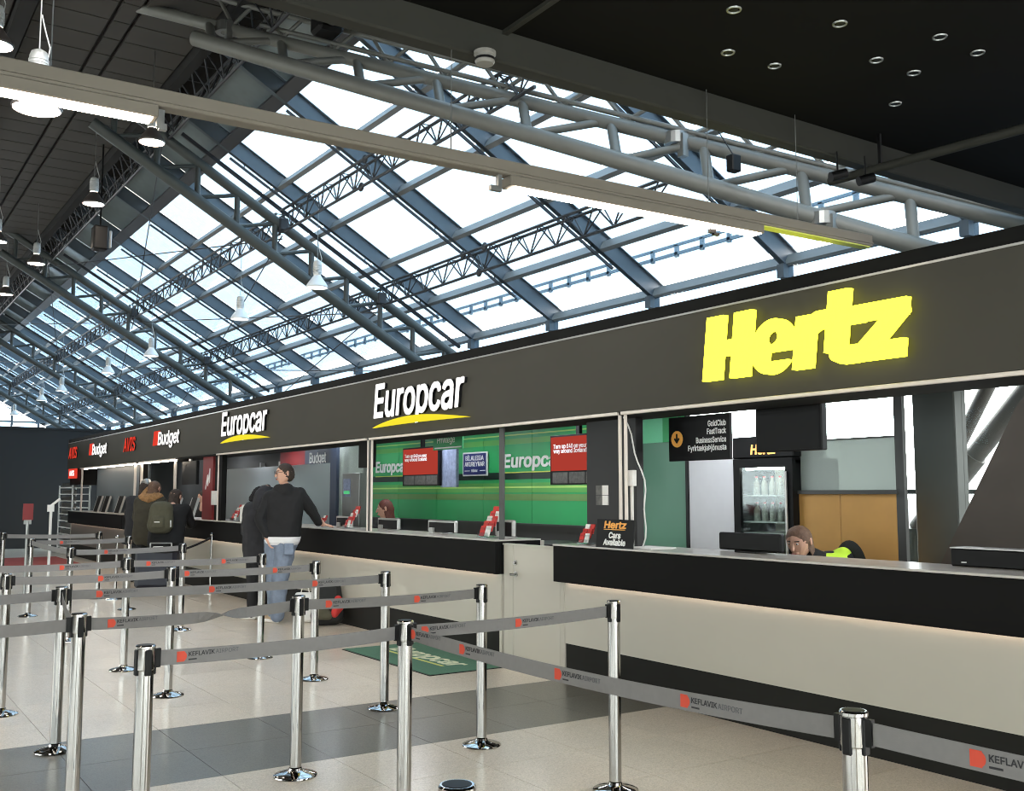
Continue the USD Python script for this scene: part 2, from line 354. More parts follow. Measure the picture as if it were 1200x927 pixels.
# big column, sloping tubes outside and the slanted brown board
c = thing('steel_column', 'broad grey-green steel column beside the timber wall panel', 'column', (7.55, 4.91, 0))
obj('shaft', bx(-0.05, 0.02, -0.18, 0.0, 0, 3.42, 0.01), 'column_green', c); obj('flange', bx(-0.16, -0.05, -0.19, 0.19, 0, 3.42, 0.01), 'column_green', c); obj('side_tube', tube((0.0, 0.13, 0), (0.0, 0.13, 3.42), 0.06, 16), 'tube_brown', c, smooth=40)
for lab, a, b, r in (('upper sloping grey steel tube seen through the window right of the column', (8.75, 4.75, 3.3), (8.75, 6.10, 1.05), 0.065), ('thicker lower sloping steel tube beside the slanted brown board', (8.48, 4.12, 3.05), (8.48, 5.84, 1.18), 0.085)):
    s_ = thing('sloping_tube', lab, 'steel tube', (0, 0, 0)); obj('shaft', tube(a, b, r, 18), 'tube_brown', s_, smooth=40)
    d = (np.array(b) - np.array(a)); d /= np.linalg.norm(d); obj('collar', tube(np.array(b) - d * 0.9, np.array(b) - d * 0.6, r * 1.25, 18), 'tube_brown', s_, smooth=40)
    obj('base', tube((b[0], b[1], -0.1), b, r * 1.4, 18), 'column_green', s_, smooth=40)
p = Polygon([(4.22, 0.0), (4.22, 1.0), (3.62, 2.06), (3.30, 2.44), (1.0, 2.44), (1.0, 0.0)])
obj('slanted_board', place(extr(p, 0.08), (6.35, 0, 0), (0, 1, 0), (0, 0, 1)), 'panel_brown', None, label='dark brown slanted board at the right end of the counter', cat='board')

# ------------------------------------------------------------------ dark flat ceiling along the ridge (left) and dark soffit (near right)
ce = struct('ceiling')
obj('ceiling_slab', bx(-9, 3.22, 3.0, 48, 6.5, 6.7), 'ceiling_gap', ce)
rows = [8.98 + 0.464 * k for k in range(0, 84)]
rest = []
for k, y in enumerate(rows):
    for (a, b) in ((1.50, 2.17), (2.215, 2.385), (2.43, 3.10)):
        m = bx(a, b, y + 0.01, y + 0.454, 6.455, 6.50)
        (obj('ceiling_panel', m, 'ceiling_panel', ce) if k < 30 else rest.append(m))
    rest.append(bx(0.2, 1.28, y + 0.01, y + 0.454, 6.455, 6.50))
    if k % 2 == 0: rest += [bx(-1.2, 0.15, y + 0.01, y + 0.9, 6.455, 6.50), bx(-4, -1.25, y + 0.01, y + 0.9, 6.455, 6.50)]
obj('panel_field', cat(rest), 'ceiling_panel', ce, kind='stuff')
obj('ceiling_beam', bx(1.31, 1.46, 3, 48, 6.36, 6.5), 'ceiling_gap', ce); obj('ceiling_beam', bx(3.12, 3.24, 3, 48, 6.34, 6.52), 'ceiling_gap', ce)
obj('upstand', bx(3.22, 3.30, 3, 48, 6.5, 6.9), 'ceiling_gap', ce)

so = struct('ceiling')
obj('soffit', bx(-9, 9.2, -3, 4.0, 3.72, 3.95), 'soffit_black', so)
obj('edge_beam', bx(-9, 9.2, 3.92, 4.02, 3.56, 3.95, 0.01), 'soffit_edge', so)
obj('soffit_seam', bx(2.57, 2.60, 1.5, 3.92, 3.70, 3.72), 'soffit_edge', so)


# ------------------------------------------------------------------ roof trusses
def truss(y, i, lab):
    t = thing('roof_truss', lab, 'roof truss', (0, y, 0), group=None)
    x0, x1 = 2.55, 7.95
    obj('top_chord', tube((x0, 0, rz(x0, -0.48)), (x1, 0, rz(x1, -0.48)), 0.068, 14), 'truss_dark', t, smooth=40)
    obj('bottom_chord', tube((x0 - 0.1, 0, rz(x0 - 0.1, -0.97)), (x1 - 0.05, 0, rz(x1 - 0.05, -0.97)), 0.075, 14), 'truss_dark', t, smooth=40)
    xs = [2.71 + 0.53 * k for k in range(10)]
    for x in xs: obj('post', tube((x, 0, rz(x, -0.97)), (x, 0, rz(x, -0.48)), 0.037, 10), 'truss_dark', t, smooth=40)
    for a, b in zip(xs[:-1], xs[1:]): obj('diagonal', tube((a, 0, rz(a, -0.94)), (b, 0, rz(b, -0.52)), 0.027, 8), 'truss_dark', t, smooth=40)
    for x in (4.93, 6.42): obj('node_block', bx(x - 0.07, x + 0.07, -0.09, 0.09, rz(x, -0.56), rz(x, -0.38), 0.02), 'lattice_dark', t)
    obj('side_bar', bar((3.6, 0.2, rz(3.6, -0.16)), (7.9, 0.25, rz(7.9, -0.16)), 0.03, 0.05), 'lattice_dark', t)
TY = [12.98 + 8.13 * k for k in range(4)]
for i, y in enumerate(TY):
    truss(y, i, ('nearest sloping tube truss under the glass roof, ending above the white lettering', 'second sloping tube truss under the glass roof, counted from the camera',
                 'third sloping tube truss under the glass roof, counted from the camera', 'farthest sloping tube truss, above the far dark wall')[i])
# hip truss crossing the foreground
A, B = np.array((2.55, 10.30, 6.42)), np.array((7.62, 4.20, 3.58))
def hp(x, dz=0.0): t = (x - A[0]) / (B[0] - A[0]); return A + (B - A) * t + np.array((0, 0, dz))
h = thing('hip_truss', 'large pale grey tube truss slanting across the foreground under the dark soffit', 'roof truss')
obj('top_chord', tube(hp(1.7), hp(7.7), 0.062, 18), 'truss_grey', h, smooth=40)
def hl(x): t = (x - 2.78) / (6.95 - 2.78); return np.array((2.78, 9.55, 5.885)) * (1 - t) + np.array((6.95, 4.81, 3.476)) * t
obj('bottom_chord', tube(hl(2.72), hl(7.4), 0.075, 18), 'truss_grey', h, smooth=40)
obj('top_rail', tube(hp(2.6, 0.30), hp(7.65, 0.17), 0.026, 10), 'truss_grey', h, smooth=40)
obj('side_rail', tube(hp(3.3, 0.12), hp(7.65, 0.08), 0.024, 10), 'truss_grey', h, smooth=40)
hx = [2.84, 3.36, 3.88, 4.40, 4.93, 5.45, 5.96, 6.47, 7.0]
for x in hx: obj('post', tube(hl(x), hp(x + 0.09), 0.046, 12), 'truss_grey', h, smooth=40)
for a, b in zip(hx[:-1], hx[1:]): obj('diagonal', tube(hl(a), hp(b + 0.05), 0.036, 12), 'truss_grey', h, smooth=40)
for k in range(13):
    x = 3.1 + k * 0.36; q = 0.29 - 0.12 * (x - 2.6) / 5
    for d in (-0.10, 0.13): obj('lacing', tube(hp(x, 0.05), hp(x + d, q), 0.020, 6), 'truss_grey', h)
for x, f in ((3.05, hp), (6.55, hl), (5.9, hp)):
    obj('clamp', cat([lathe([(0.05, -0.05), (0.10, -0.05), (0.10, 0.05), (0.05, 0.05), (0.05, -0.05)], 16, f(x)), bx(f(x)[0] - 0.03, f(x)[0] + 0.03, f(x)[1] - 0.12, f(x)[1] - 0.05, f(x)[2] - 0.18, f(x)[2] + 0.02)]), 'steel', h)

# ------------------------------------------------------------------ lattice beams running along the hall between the trusses
def lattice(x, y0, y1, lab, off, depth, wid, m='lattice_dark', balls=()):
    t = thing('lattice_beam', lab, 'lattice beam', (x, y0, rz(x, off)))
    L = y1 - y0; n = max(2, round(L / 0.48)); s = L / n; r = 0.018
    for dx in (-wid / 2, wid / 2): obj('top_rod', tube((dx, 0, 0), (dx, L, 0), r, 6), m, t)
    obj('bottom_rod', tube((0.0, 0, -depth), (0.0, L, -depth), r, 6), m, t)
    w = []
    for k in range(n):
        b = (0, (k + 0.5) * s, -depth)
        for dx in (-wid / 2, wid / 2):
            for e in (0, 1): w.append(tube((dx, (k + e) * s, 0), b, 0.010, 4))
        w.append(tube((-wid / 2, k * s, 0), (wid / 2, k * s, 0), 0.006, 4))
    obj('web_rods', cat(w), m, t, kind='stuff')
    for (yy, zz) in balls:
        u = trimesh.creation.icosphere(2, 0.055); u.apply_scale((0.5, 1, 1)); u.apply_translation((0.0 if zz else -0.05, yy, -zz * depth)); obj('lamp_disc', u, m, t, smooth=True)
bays = [(7.0, 12.9), (13.06, 21.03), (21.19, 29.16), (29.32, 37.3)]
wh = ('nearest bay', 'second bay', 'third bay', 'fourth bay')
for k, (y0, y1) in enumerate(bays):
    lattice(3.36, y0, y1, 'large dark lattice beam under the dark ceiling edge, %s from the camera' % wh[k], -0.08, 0.42, 0.34)
    lattice(4.93, y0, y1, 'thin dark lattice beam halfway up the glass roof, %s from the camera' % wh[k], -0.30, 0.27, 0.12, balls=((3.3, 0), (2.9, 0), (3.5, 1)) if k == 0 else ())
    lattice(6.42, y0, y1, 'thin dark lattice beam low under the glass roof, %s from the camera' % wh[k], -0.30, 0.27, 0.12, balls=((3.6, 0), (3.1, 0), (3.3, 1)) if k == 0 else ())
# tie rods: a cross in every panel between trusses
for k in range(3):
    ya, yb = TY[k], TY[k + 1]
    for q, (xa, xb) in enumerate(((3.3, 4.93), (4.93, 6.42), (6.42, 7.75))):
        t = thing('tie_rods', 'crossed thin tie rods in the %s roof panel between trusses, %s bay' % (('upper', 'middle', 'lower')[q], ('first', 'second', 'third')[k]), 'tie rods')
        obj('rod', tube((xa, ya, rz(xa, -0.62)), (xb, yb, rz(xb, -0.62)), 0.009, 5), 'lattice_dark', t); obj('rod', tube((xb, ya, rz(xb, -0.66)), (xa, yb, rz(xa, -0.66)), 0.009, 5), 'lattice_dark', t)

# ------------------------------------------------------------------ left wall with a long window band, rear wall
wl = struct('wall_left')
obj('wall_panel', bx(-9.2, -9, -3, 48, 0, 1.1), 'wall_left_paint', wl); obj('wall_panel', bx(-9.2, -9, -3, 48, 3.0, 6.7), 'wall_left_paint', wl)
for k in range(17): obj('mullion', bx(-9.2, -9.0, -3 + k * 3.2, -2.88 + k * 3.2, 1.1, 3.0), 'mullion_grey', wl); obj('glass_pane', bx(-9.11, -9.1, -2.87 + k * 3.2, 0.19 + k * 3.2, 1.12, 2.98), 'glass_clear', wl)
wf = struct('wall_front'); obj('wall_panel', bx(-9.2, 8.2, -3.1, -2.9, 3.3, 6.7), 'wall_office', wf); obj('wall_panel', bx(4.9, 8.2, -3.1, -2.9, 0, 3.3), 'wall_office', wf)
for k in range(10): obj('mullion', bx(-9.1 + k * 1.55, -9.0 + k * 1.55, -3.1, -2.9, 0, 3.3), 'mullion_grey', wf)
for k in range(9):
    if k == 4: obj('wall_panel', bx(-8.99 + k * 1.55, -7.56 + k * 1.55, -3.05, -2.95, 0, 3.3), 'wall_left_paint', wf)
    else: obj('glass_pane', bx(-8.99 + k * 1.55, -7.56 + k * 1.55, -3.01, -3.0, 0.05, 3.28), 'glass_clear', wf)
# ------------------------------------------------------------------ far dark wall and end gable
wb = struct('wall_back'); obj('wall_panel', bx(-8, 8.0, 31.0, 31.2, 0, 3.33), 'wall_dark', wb); obj('cap', bx(-8, 8.0, 30.97, 31.23, 3.30, 3.36), 'wall_dark', wb)
gb = struct('window_2')
for k in range(10):
    x = -1 + k; top = min(rz(x, 0.1), 6.4); obj('mullion', bx(x - 0.04, x + 0.04, 45.4, 45.5, 0, top), 'rafter_blue', gb)
    if k < 9: obj('glass_pane', bx(x + 0.05, x + 0.95, 45.44, 45.45, 0.1, min(rz(x + 1), 6.3)), 'glass_roof', gb)
for z in (2, 3.2, 4.4, 5.6): obj('transom', bx(-1, 8, 45.41, 45.49, z, z + 0.06), 'rafter_blue', gb)

# ------------------------------------------------------------------ the sign fascia over the counters
XF = 4.96
fa = thing('sign_fascia', 'long dark grey fascia board carrying the lit lettering above the counters', 'fascia', (0, 0, 0))
ys = [1.2, 27.5]
for a, b in zip(ys[:-1], ys[1:]): obj('panel', bx(XF, XF + 0.08, a + 0.0015, b - 0.0015, 2.125, 2.762), 'fascia_grey', fa)
obj('cap_board', bx(XF + 0.005, XF + 0.14, 1.2, 27.5, 2.775, 2.862), 'fascia_cap', fa)
obj('cap_trim', bx(XF - 0.004, XF + 0.08, 1.2, 27.5, 2.762, 2.775), 'alu', fa)
obj('soffit', bx(XF + 0.02, XF + 0.5, 1.2, 27.5, 2.10, 2.125), 'fascia_cap', fa)
obj('top_board', bx(XF + 0.14, XF + 0.2, 1.2, 27.5, 2.2, 2.86), 'fascia_cap', fa); obj('end_board', bx(XF, XF + 0.5, 27.5, 27.56, 2.11, 2.862), 'fascia_grey', fa)
# trims and posts of the counter windows
tr = struct('trim_1')
def frame(y0, y1, zb=1.092, left=True, rightp=True, w=0.026):
    obj('rail', bx(XF - 0.004, XF + 0.03, y0, y1, 2.098, 2.122, 0.004), 'trim_white', tr)
    for y, on in ((y0 + w / 2, rightp), (y1 - w / 2, left)):
        if on: obj('post', bx(XF + 0.030, XF + 0.048, y - w / 2, y + w / 2, zb, 2.10, 0.003), 'trim_white', tr)
frame(1.2, 5.925, left=True, rightp=False); frame(5.965, 10.275); frame(10.345, 15.66)
frame(17.95, 20.4, w=0.14); frame(20.75, 25.98, w=0.14)
obj('led_strip', bx(XF + 0.0, XF + 0.05, 17.95, 20.45, 2.075, 2.10), 'linear_light', tr); obj('led_strip', bx(XF + 0.0, XF + 0.05, 20.7, 25.5, 2.075, 2.10), 'linear_light', tr)
obj('mullion', bx(5.045, 5.065, 7.672, 7.745, 1.092, 2.10, 0.004), 'mullion_grey', tr)
obj('frame_lining', bx(5.0, 5.02, 10.275, 10.345, 1.092, 2.10), 'mullion_grey', tr)
obj('side_panel', bx(5.26, 5.34, 6.10, 6.73, 0, 2.12, 0.004), 'black_paint', tr)
obj('side_panel', bx(5.06, 5.10, 10.36, 10.74, 1.80, 2.12, 0.004), 'fascia_cap', tr)
obj('side_panel', bx(5.06, 5.14, 20.4, 20.75, 1.085, 2.12, 0.004), 'fascia_cap', tr); obj('side_panel', bx(5.06, 5.14, 15.66, 16.0, 1.085, 2.12, 0.004), 'fascia_cap', tr)
obj('side_panel', bx(5.02, 5.5, 26.0, 27.5, 1.72, 2.12, 0.004), 'fascia_cap', tr)

# offices behind: ceiling slab, back fittings
op = struct('wall_office'); oc = struct('ceiling'); obj('office_ceiling', bx(5.46, 7.9, 1.2, 28, 2.46, 2.52), 'wall_office', oc)
for y in (2.6, 4.4, 6.6, 9.2, 11.6, 14.0, 17.2, 20.5, 24.0):
    fr_ = obj('light_frame', bx(6.0, 6.6, y - .3, y + .3, 2.43, 2.46), 'alu', oc); obj('diffuser', bx(6.03, 6.57, y - .27, y + .27, 2.425, 2.43), 'office_light', fr_)

# ------------------------------------------------------------------ lit lettering
def glyph_hertz():
    st = lambda p: affinity.affine_transform(p, [1, 0.13, 0, 1, 0, 0])
    H = union_all([sbox(0, 0, .37, 1), sbox(.60, 0, .97, 1), sbox(.2, .36, .8, .60)])
    ring = lambda cx, cy_, a, b: affinity.scale(Point(cx, cy_).buffer(1, 24), a, b)
    e = ring(1.42, .39, .41, .41).difference(ring(1.40, .52, .13, .10)).difference(sbox(1.34, .17, 1.9, .325)).difference(Polygon([(1.45, .31), (2, .36), (2, .18), (1.45, .18)]))
    e = union_all([e, sbox(1.1, .31, 1.80, .42)])
    r = union_all([sbox(1.86, 0, 2.20, .76), LineString([(2.03, .38), (2.10, .58), (2.25, .66), (2.46, .66)]).buffer(.13, cap_style=2)])
    t = union_all([sbox(2.42, .18, 2.77, 1.03), LineString([(2.595, .3), (2.64, .17), (2.76, .12), (2.98, .12)]).buffer(.125, cap_style=2), sbox(2.42, .53, 3.05, .77)])
    z = union_all([sbox(2.95, .54, 3.72, .77), sbox(2.93, 0, 3.72, .24), Polygon([(2.95, .2), (3.36, .2), (3.74, .58), (3.70, .77), (3.40, .6)])])
    return [('letter', st(H)), ('letter', st(e)), ('letter', st(r)), ('letter', st(t.union(z)))]
hz = thing('lit_sign', 'big glowing yellow five-letter sign at the right end of the fascia', 'sign', (XF, 4.985, 2.262))
for n_, p_ in glyph_hertz():
    obj(n_, place(extr(p_, 0.05), (-0.012, 0, 0), NX, UP, sx=.418, sy=.43), 'sign_yellow', hz)
    obj('letter_back', place(extr(p_.buffer(-.03), 0.012), (0, 0, 0), NX, UP, sx=.418, sy=.43), 'black_plastic', hz)
def swoosh(w, hgt):
    t = np.linspace(0, 1, 24); top = hgt * (np.sin(np.pi * t ** 0.85)) * 1.0; bot = top * 0.12
    return Polygon(list(zip(t * w, top)) + list(zip(t[::-1] * w, bot[::-1])))
def euro(lab, y0, z0, w, hcap, x=XF):
    s_ = thing('lit_sign', lab, 'sign', (x, y0, z0))
    for nm_, dp, ox, fat_, mt_ in (('lettering', .004, -.034, .006, 'sign_white'), ('letter_body', .03, -.004, 0.0, 'black_plastic')):
        m = text('Europcar', hcap, True, dp, fat=fat_); obj(nm_, place(m, (ox, 0, 0), NX, UP, shear=0.12, sx=w / m.metadata['w'] * 0.97), mt_, s_)
    sw = swoosh(w * 1.04, 0.085); k = w * 0.47
    obj('swoosh', place(extr(sw.difference(sbox(k, -1, k + 0.03, 1)), 0.03), (-0.012, 0.02, -0.115), NX, UP), 'sign_swoosh', s_)
euro('larger white lit sign with yellow swoosh in the middle of the fascia', 10.08, 2.335, 1.95, 0.35)
euro('smaller-looking white lit sign with yellow swoosh farther along the fascia', 15.33, 2.385, 1.98, 0.34)
def small_sign(lab, y0, z0, w, hcap, s, m, flag=False):
    t = thing('lit_sign', lab, 'sign', (XF, y0, z0)); o = 0.0
    if flag:
        obj('emblem', place(extr(Polygon([(0, 0), (.34, 0), (.42, .26), (.08, .26)]).difference(Polygon([(.10, 0), (.14, 0), (.32, .26), (.27, .26)])), .02), (-.004, 0, 0), NX, UP), 'sign_red', t); o = 0.36
    for nm_, dp, ox, mt_ in (('lettering', .004, -.022, m), ('letter_body', .018, -.004, 'black_plastic')):
        g_ = text(s, hcap, True, dp); obj(nm_, place(g_, (ox, -o, 0), NX, UP, shear=.15, sx=(w - o) / g_.metadata['w']), mt_, t)
small_sign('red and white lit sign with red emblem just left of the farther white sign', 19.35, 2.39, 1.70, 0.23, 'Budget', 'sign_white', True)
small_sign('lone red lit four-letter sign between the two signs with red emblems', 21.6, 2.36, 0.92, 0.26, 'AVIS', 'sign_red')
small_sign('red and white lit sign with red emblem second from the far end', 24.95, 2.39, 1.80, 0.23, 'Budget', 'sign_white', True)
small_sign('red lit four-letter sign at the far left end of the fascia', 27.32, 2.38, 0.98, 0.26, 'AVIS', 'sign_red')
t = thing('hanging_sign', 'small red square sign under the far end of the fascia', 'sign', (4.95, 26.9, 2.12))
obj('board', bx(0, .03, -.5, .45, -.24, 0), 'sign_red', t); g_ = text('AVIS', .12, True, .004); obj('lettering', place(g_, (-.002, .3, -.17), NX, UP, sx=.6 / g_.metadata['w']), 'sign_white', t)

# ------------------------------------------------------------------ counters
def counter(lab, y0, y1, base, endl, endr):
    t = thing('service_counter', lab, 'counter', (0, 0, 0))
    obj('front_band', bx(4.96, 5.02, y0, y1, 0.788, 1.078, 0.004), 'counter_black', t)
    obj('base_panel', bx(5.035, 5.075, y0 + 0.04, y1 - 0.055, 0.294, 0.80), base, t)
    obj('plinth', bx(5.045, 5.09, y0 + 0.04, y1 - 0.06, 0.0, 0.294), 'plinth_dark', t)
    obj('worktop', bx(4.955, 5.46, y0, y1, 1.078, 1.092, 0.003), 'worktop', t)
    if endl: obj('end_panel', bx(5.03, 5.5, y1 - 0.06, y1 - 0.03, 0, 1.076), 'counter_white', t); obj('band_return', bx(4.97, 5.45, y1 - 0.03, y1, .788, 1.078), 'counter_black', t)
    if endr: obj('end_panel', bx(5.03, 5.5, y0 + 0.01, y0 + 0.04, 0, 1.076), 'counter_white', t); obj('band_return', bx(5.02, 5.45, y0, y0 + 0.012, .788, 1.078), 'counter_black', t)
    obj('led_strip', bx(5.005, 5.018, y0 + 0.1, y1 - 0.1, 0.782, 0.788), 'led_strip', t)
    obj('back_panel', bx(5.44, 5.47, y0 + 0.04, y1 - 0.06, 0, 1.07), 'counter_black', t)
counter('near black-topped service counter with pale base under the yellow sign', 1.3, 6.80, 'counter_white', True, False)
counter('long middle service counter with black band where the standing man leans', 7.67, 21.6, 'counter_white', True, True)
counter('far brownish service counter in front of the red signs', 21.63, 27.25, 'counter_brown', True, True)
d = struct('door_1')
obj('door_leaf', bx(5.04, 5.075, 6.812, 7.50, 0.01, 1.05, 0.003), 'counter_white', d); obj('jamb_panel', bx(5.036, 5.08, 6.772, 6.808, 0.0, 0.787, 0.003), 'counter_white', d); obj('jamb_panel', bx(5.04, 5.075, 7.505, 7.655, 0.0, 1.05, 0.003), 'counter_white', d)
obj('cap', bx(5.03, 5.09, 6.812, 7.66, 1.05, 1.062), 'counter_white', d)
obj('handle', cat([tube((5.04, 7.46, .80), (4.985, 7.46, .80), .012), tube((4.99, 7.475, .80), (4.99, 7.37, .80), .011), tube((5.04, 7.46, .80), (5.032, 7.46, .80), .026, 18)]), 'chrome', d, smooth=40)
obj('lock', cat([tube((5.04, 7.46, .90), (5.028, 7.46, .90), .024, 18), tube((5.03, 7.46, .90), (5.015, 7.46, .90), .012, 12)]), 'chrome', d, smooth=40)
obj('desk', bx(5.5, 6.1, 7.0, 8.3, 0.98, 1.04, 0.01), 'black_plastic', None, label='dark desk top showing behind the white half door', cat='desk')

# floor mat with print
t = thing('floor_mat', 'green printed floor mat in front of the middle counter', 'mat', (0, 0, 0))
obj('pile', bx(4.22, 5.035, 7.52, 9.22, 0, 0.010, 0.003), 'mat_green', t); obj('border', bx(4.205, 5.04, 7.505, 9.235, 0, 0.006), 'black_plastic', t)
g_ = text('Europcar', .2, True, .0015, fat=.02); obj('lettering', place(g_, (4.58, 8.98, .0101), (0, -1, 0), (1, 0, 0), shear=.12, sx=1.2 / g_.metadata['w']), 'mat_print', t)
obj('stripe', bx(4.50, 4.53, 7.82, 8.98, .0101, .0115), 'mat_print_yellow', t)
obj('carpet_strip', bx(1.5, 4.6, 22.9, 26.5, 0, .012, .004), 'carpet_red', None, label='dull red carpet lying on the floor near the far wall', cat='carpet')

# ------------------------------------------------------------------ green office
gw = struct('wall_green')
obj('wainscot', bx(7.22, 7.3, 8.6, 15.2, 0, 1.14), 'wall_office', gw)
obj('ledge', bx(7.15, 7.22, 8.9, 15.2, 1.12, 1.14), 'mullion_grey', gw)
yy = [9.06, 10.30, 11.42, 12.67, 13.85, 15.1]
for a, b in zip(yy[:-1], yy[1:]): obj('panel', bx(7.2, 7.26, a + .004, b - .004, 1.14, 2.46), 'green_wall', gw)
for z0, z1, m in ((1.685, 1.775, 'green_stripe_black'), (1.575, 1.595, 'green_stripe_bright'), (1.42, 1.50, 'green_stripe_mid'), (1.52, 1.575, 'green_stripe_light'), (1.595, 1.64, 'green_stripe_light'), (2.13, 2.20, 'green_stripe_light'), (2.24, 2.255, 'green_stripe_bright')):
    for a, b in zip(yy[:-1], yy[1:]): obj('stripe', bx(7.194, 7.2, a + .004, b - .004, z0, z1), m, gw)
for lab, y0, w in (('white wall lettering on the green wall, partly behind the left red display', 14.62, 1.06), ('white wall lettering on the green wall, cut by the right red display', 10.93, 1.28)):
    t = thing('wall_lettering', lab, 'lettering', (7.192, y0, 1.84)); g_ = text('Europcar', .16, True, .006, fat=.02)
    obj('lettering', place(g_, (0, 0, 0), NX, UP, shear=.12, sx=w / g_.metadata['w']), 'print_white', t); obj('underline', bx(-.006, 0, -w, 0, -.075, -.062), 'print_yellow', t)
t = thing('wall_sign', 'square blue and white sign on the green wall', 'sign', (7.19, 11.60, 1.90))
obj('board', bx(-.02, 0, -.31, .31, -.16, .16, .004), 'print_white', t); obj('face', bx(-.024, -.02, -.285, .285, -.14, .14), 'print_blue', t)
for s_, z, hh, w in (('BÍLALEIGA', .05, .06, .46), ('AKUREYRAR', -.03, .06, .50), ('Höldur', -.105, .035, .16)):
    g_ = text(s_, hh, True, .003); obj('lettering', place(g_, (-.0242, w / 2, z), NX, UP, sx=w / g_.metadata['w']), 'print_white', t)
for a in (.12, -.27): obj('line', bx(-.027, -.024, a, a + .13, -.095, -.085), 'print_white', t)
t = thing('hanging_sign', 'small green sign hanging above the left red display', 'sign', (6.0, 10.32, 2.11))
obj('board', bx(0, .02, -.34, .34, -.09, .09, .003), 'green_sign', t); obj('wire', tube((.01, .3, .09), (.01, .3, .35), .003, 5), 'steel', t); obj('wire', tube((.01, -.3, .09), (.01, -.3, .35), .003, 5), 'steel', t)
g_ = text('Privilege', .075, False, .003); obj('lettering', place(g_, (-.0005, .24, -.01), NX, UP, shear=.1), 'print_white', t); obj('stripe', bx(-.002, 0, -.32, .3, -.075, -.06), 'print_white', t)
def red_display(lab, y, z, w, h_, side):
    t = thing('display', lab, 'display', (6.6, y, z))
    obj('case', bx(0, .05, -w / 2, w / 2, -h_ / 2, h_ / 2, .004), 'black_plastic', t)
    obj('advert', bx(-.003, 0, -w / 2 + .02, w / 2 - .02, -h_ / 2 + .15, h_ / 2 - .02), 'screen_red', t)
    for k in range(3): obj('picture', bx(-.003, 0, -w / 2 + .03 + k * (w - .06) / 3, -w / 2 + .01 + (k + 1) * (w - .06) / 3, -h_ / 2 + .015, -h_ / 2 + .135), 'photo_collage', t)
    for s_, zz in (('Turn up £40 on your', .125), ('way around Iceland', .075)):
        g_ = text(s_, .045, True, .002); obj('lettering', place(g_, (-.0035, w / 2 - .07, zz), NX, UP, sx=w * .62 / g_.metadata['w']), 'print_white', t)
    obj('mount', bx(.02, .06, -.03, .03, h_ / 2, 2.47 - z), 'black_plastic', t)
    if side: obj('side_picture', bx(.06, .10, -w / 2 - .35, -w / 2 + .05, -h_ / 2 - .02, h_ / 2 + .02), 'photo_blue', t)
red_display('red advert display hanging left, in front of the green wall lettering', 12.08, 1.87, 1.0, .52, True)
red_display('red advert display hanging right, beside the black end panel', 8.62, 1.87, .95, .54, False)
t = thing('notice', 'two pale notices pinned to the black end panel', 'notice', (5.255, 6.52, 1.49))
for k, (a, b) in enumerate(((.0, .075), (-.08, -.005))):
    for zz in (-.08, .002): obj('sheet', bx(-.003, .003, a, b, zz, zz + .078), 'paper' if k else 'photo_collage', t)

# ------------------------------------------------------------------ desk screens, brochure stands and things on the counters
def monitor(lab, x, y, z0, w, h_, tilt=0.0, rz=0.0, m='alu', group=None):
    t = thing('monitor', lab, 'monitor', (x, y, z0), rz, group)
    obj('casing', bx(-.02, .02, -w / 2, w / 2, .014, .05 + h_, .008), m, t); obj('back_panel', bx(-.026, -.018, -w / 2 + .018, w / 2 - .03, .016, .03 + h_, .002), 'screen_off', t)
    obj('stand', bx(-.06, -.026, w / 2 - .16, w / 2 - .09, 0, .06, .004), 'alu', t); obj('foot', bx(-.07, .07, -.1, .1, 0, .012, .004), 'alu', t)
monitor('silver-rimmed black monitor beside the red-haired clerk', 5.30, 10.42, 1.092, .50, .085)
monitor('silver-rimmed black monitor alone in the middle of the long counter', 5.30, 9.20, 1.092, .56, .085)
monitor('silver-rimmed black monitor beside the tall red brochure stand', 5.30, 8.02, 1.092, .30, .115)
monitor('silver-rimmed monitor by the brochure stand left of the window post', 5.30, 11.62, 1.092, .42, .085)
monitor('small black screen behind the white box at the left window', 5.30, 14.25, 1.092, .40, .16, m='black_plastic')
t = thing('monitor', 'wide black monitor back left of the clerk in the yellow vest', 'monitor', (5.38, 5.03, 1.092)); obj('casing', bx(-.02, .03, -.29, .29, .012, .135, .01), 'screen_off', t); obj('foot', bx(-.06, .06, -.1, .1, 0, .014, .004), 'black_plastic', t)
t = thing('monitor', 'black box-shaped screen back at the right end of the near counter', 'monitor', (5.40, 3.10, 1.092)); obj('casing', bx(-.05, .1, -.42, .38, .0, .10, .008), 'screen_off', t); obj('edge_trim', bx(-.052, .1, -.42, .38, .10, .106), 'alu', t); obj('badge', bx(-.053, -.05, .28, .31, .02, .027), 'alu', t)
def brochures(lab, y, z0, rows_, w, s=1.0, x=5.16):
    t = thing('brochure_stand', lab, 'brochure stand', (x, y, z0))
    obj('stand', cat([bx(-.08 * s, .12 * s, -w / 2, w / 2, 0, .01)] + [bx(-.07 * s + k * .035 * s, -.064 * s + k * .035 * s, -w / 2, w / 2, .01 + k * .045 * s, .05 * s + k * .045 * s) for k in range(rows_)]), 'glass_clear', t)
    for k in range(rows_):
        for q in range(2):
            a = -w / 2 + q * w / 2 + .004; obj('brochure', bar((-.05 * s + k * .035 * s, a + w / 4 - .004, .015 + k * .045 * s), (-.02 * s + k * .035 * s, a + w / 4 - .004, .11 * s + k * .045 * s), w / 2 - .012, .008, (1, 0, 0)), 'brochure_red' if (k + q) % 3 else 'paper', t)
brochures('tall stepped stand of red brochures by the dark window mullion', 8.10, 1.092, 5, .18)
brochures('small red brochure stand beside the black price sign on the near counter', 6.60, 1.092, 3, .13, .8)
brochures('red brochure stand leaning left of the double window post', 11.16, 1.092, 5, .14, .9)
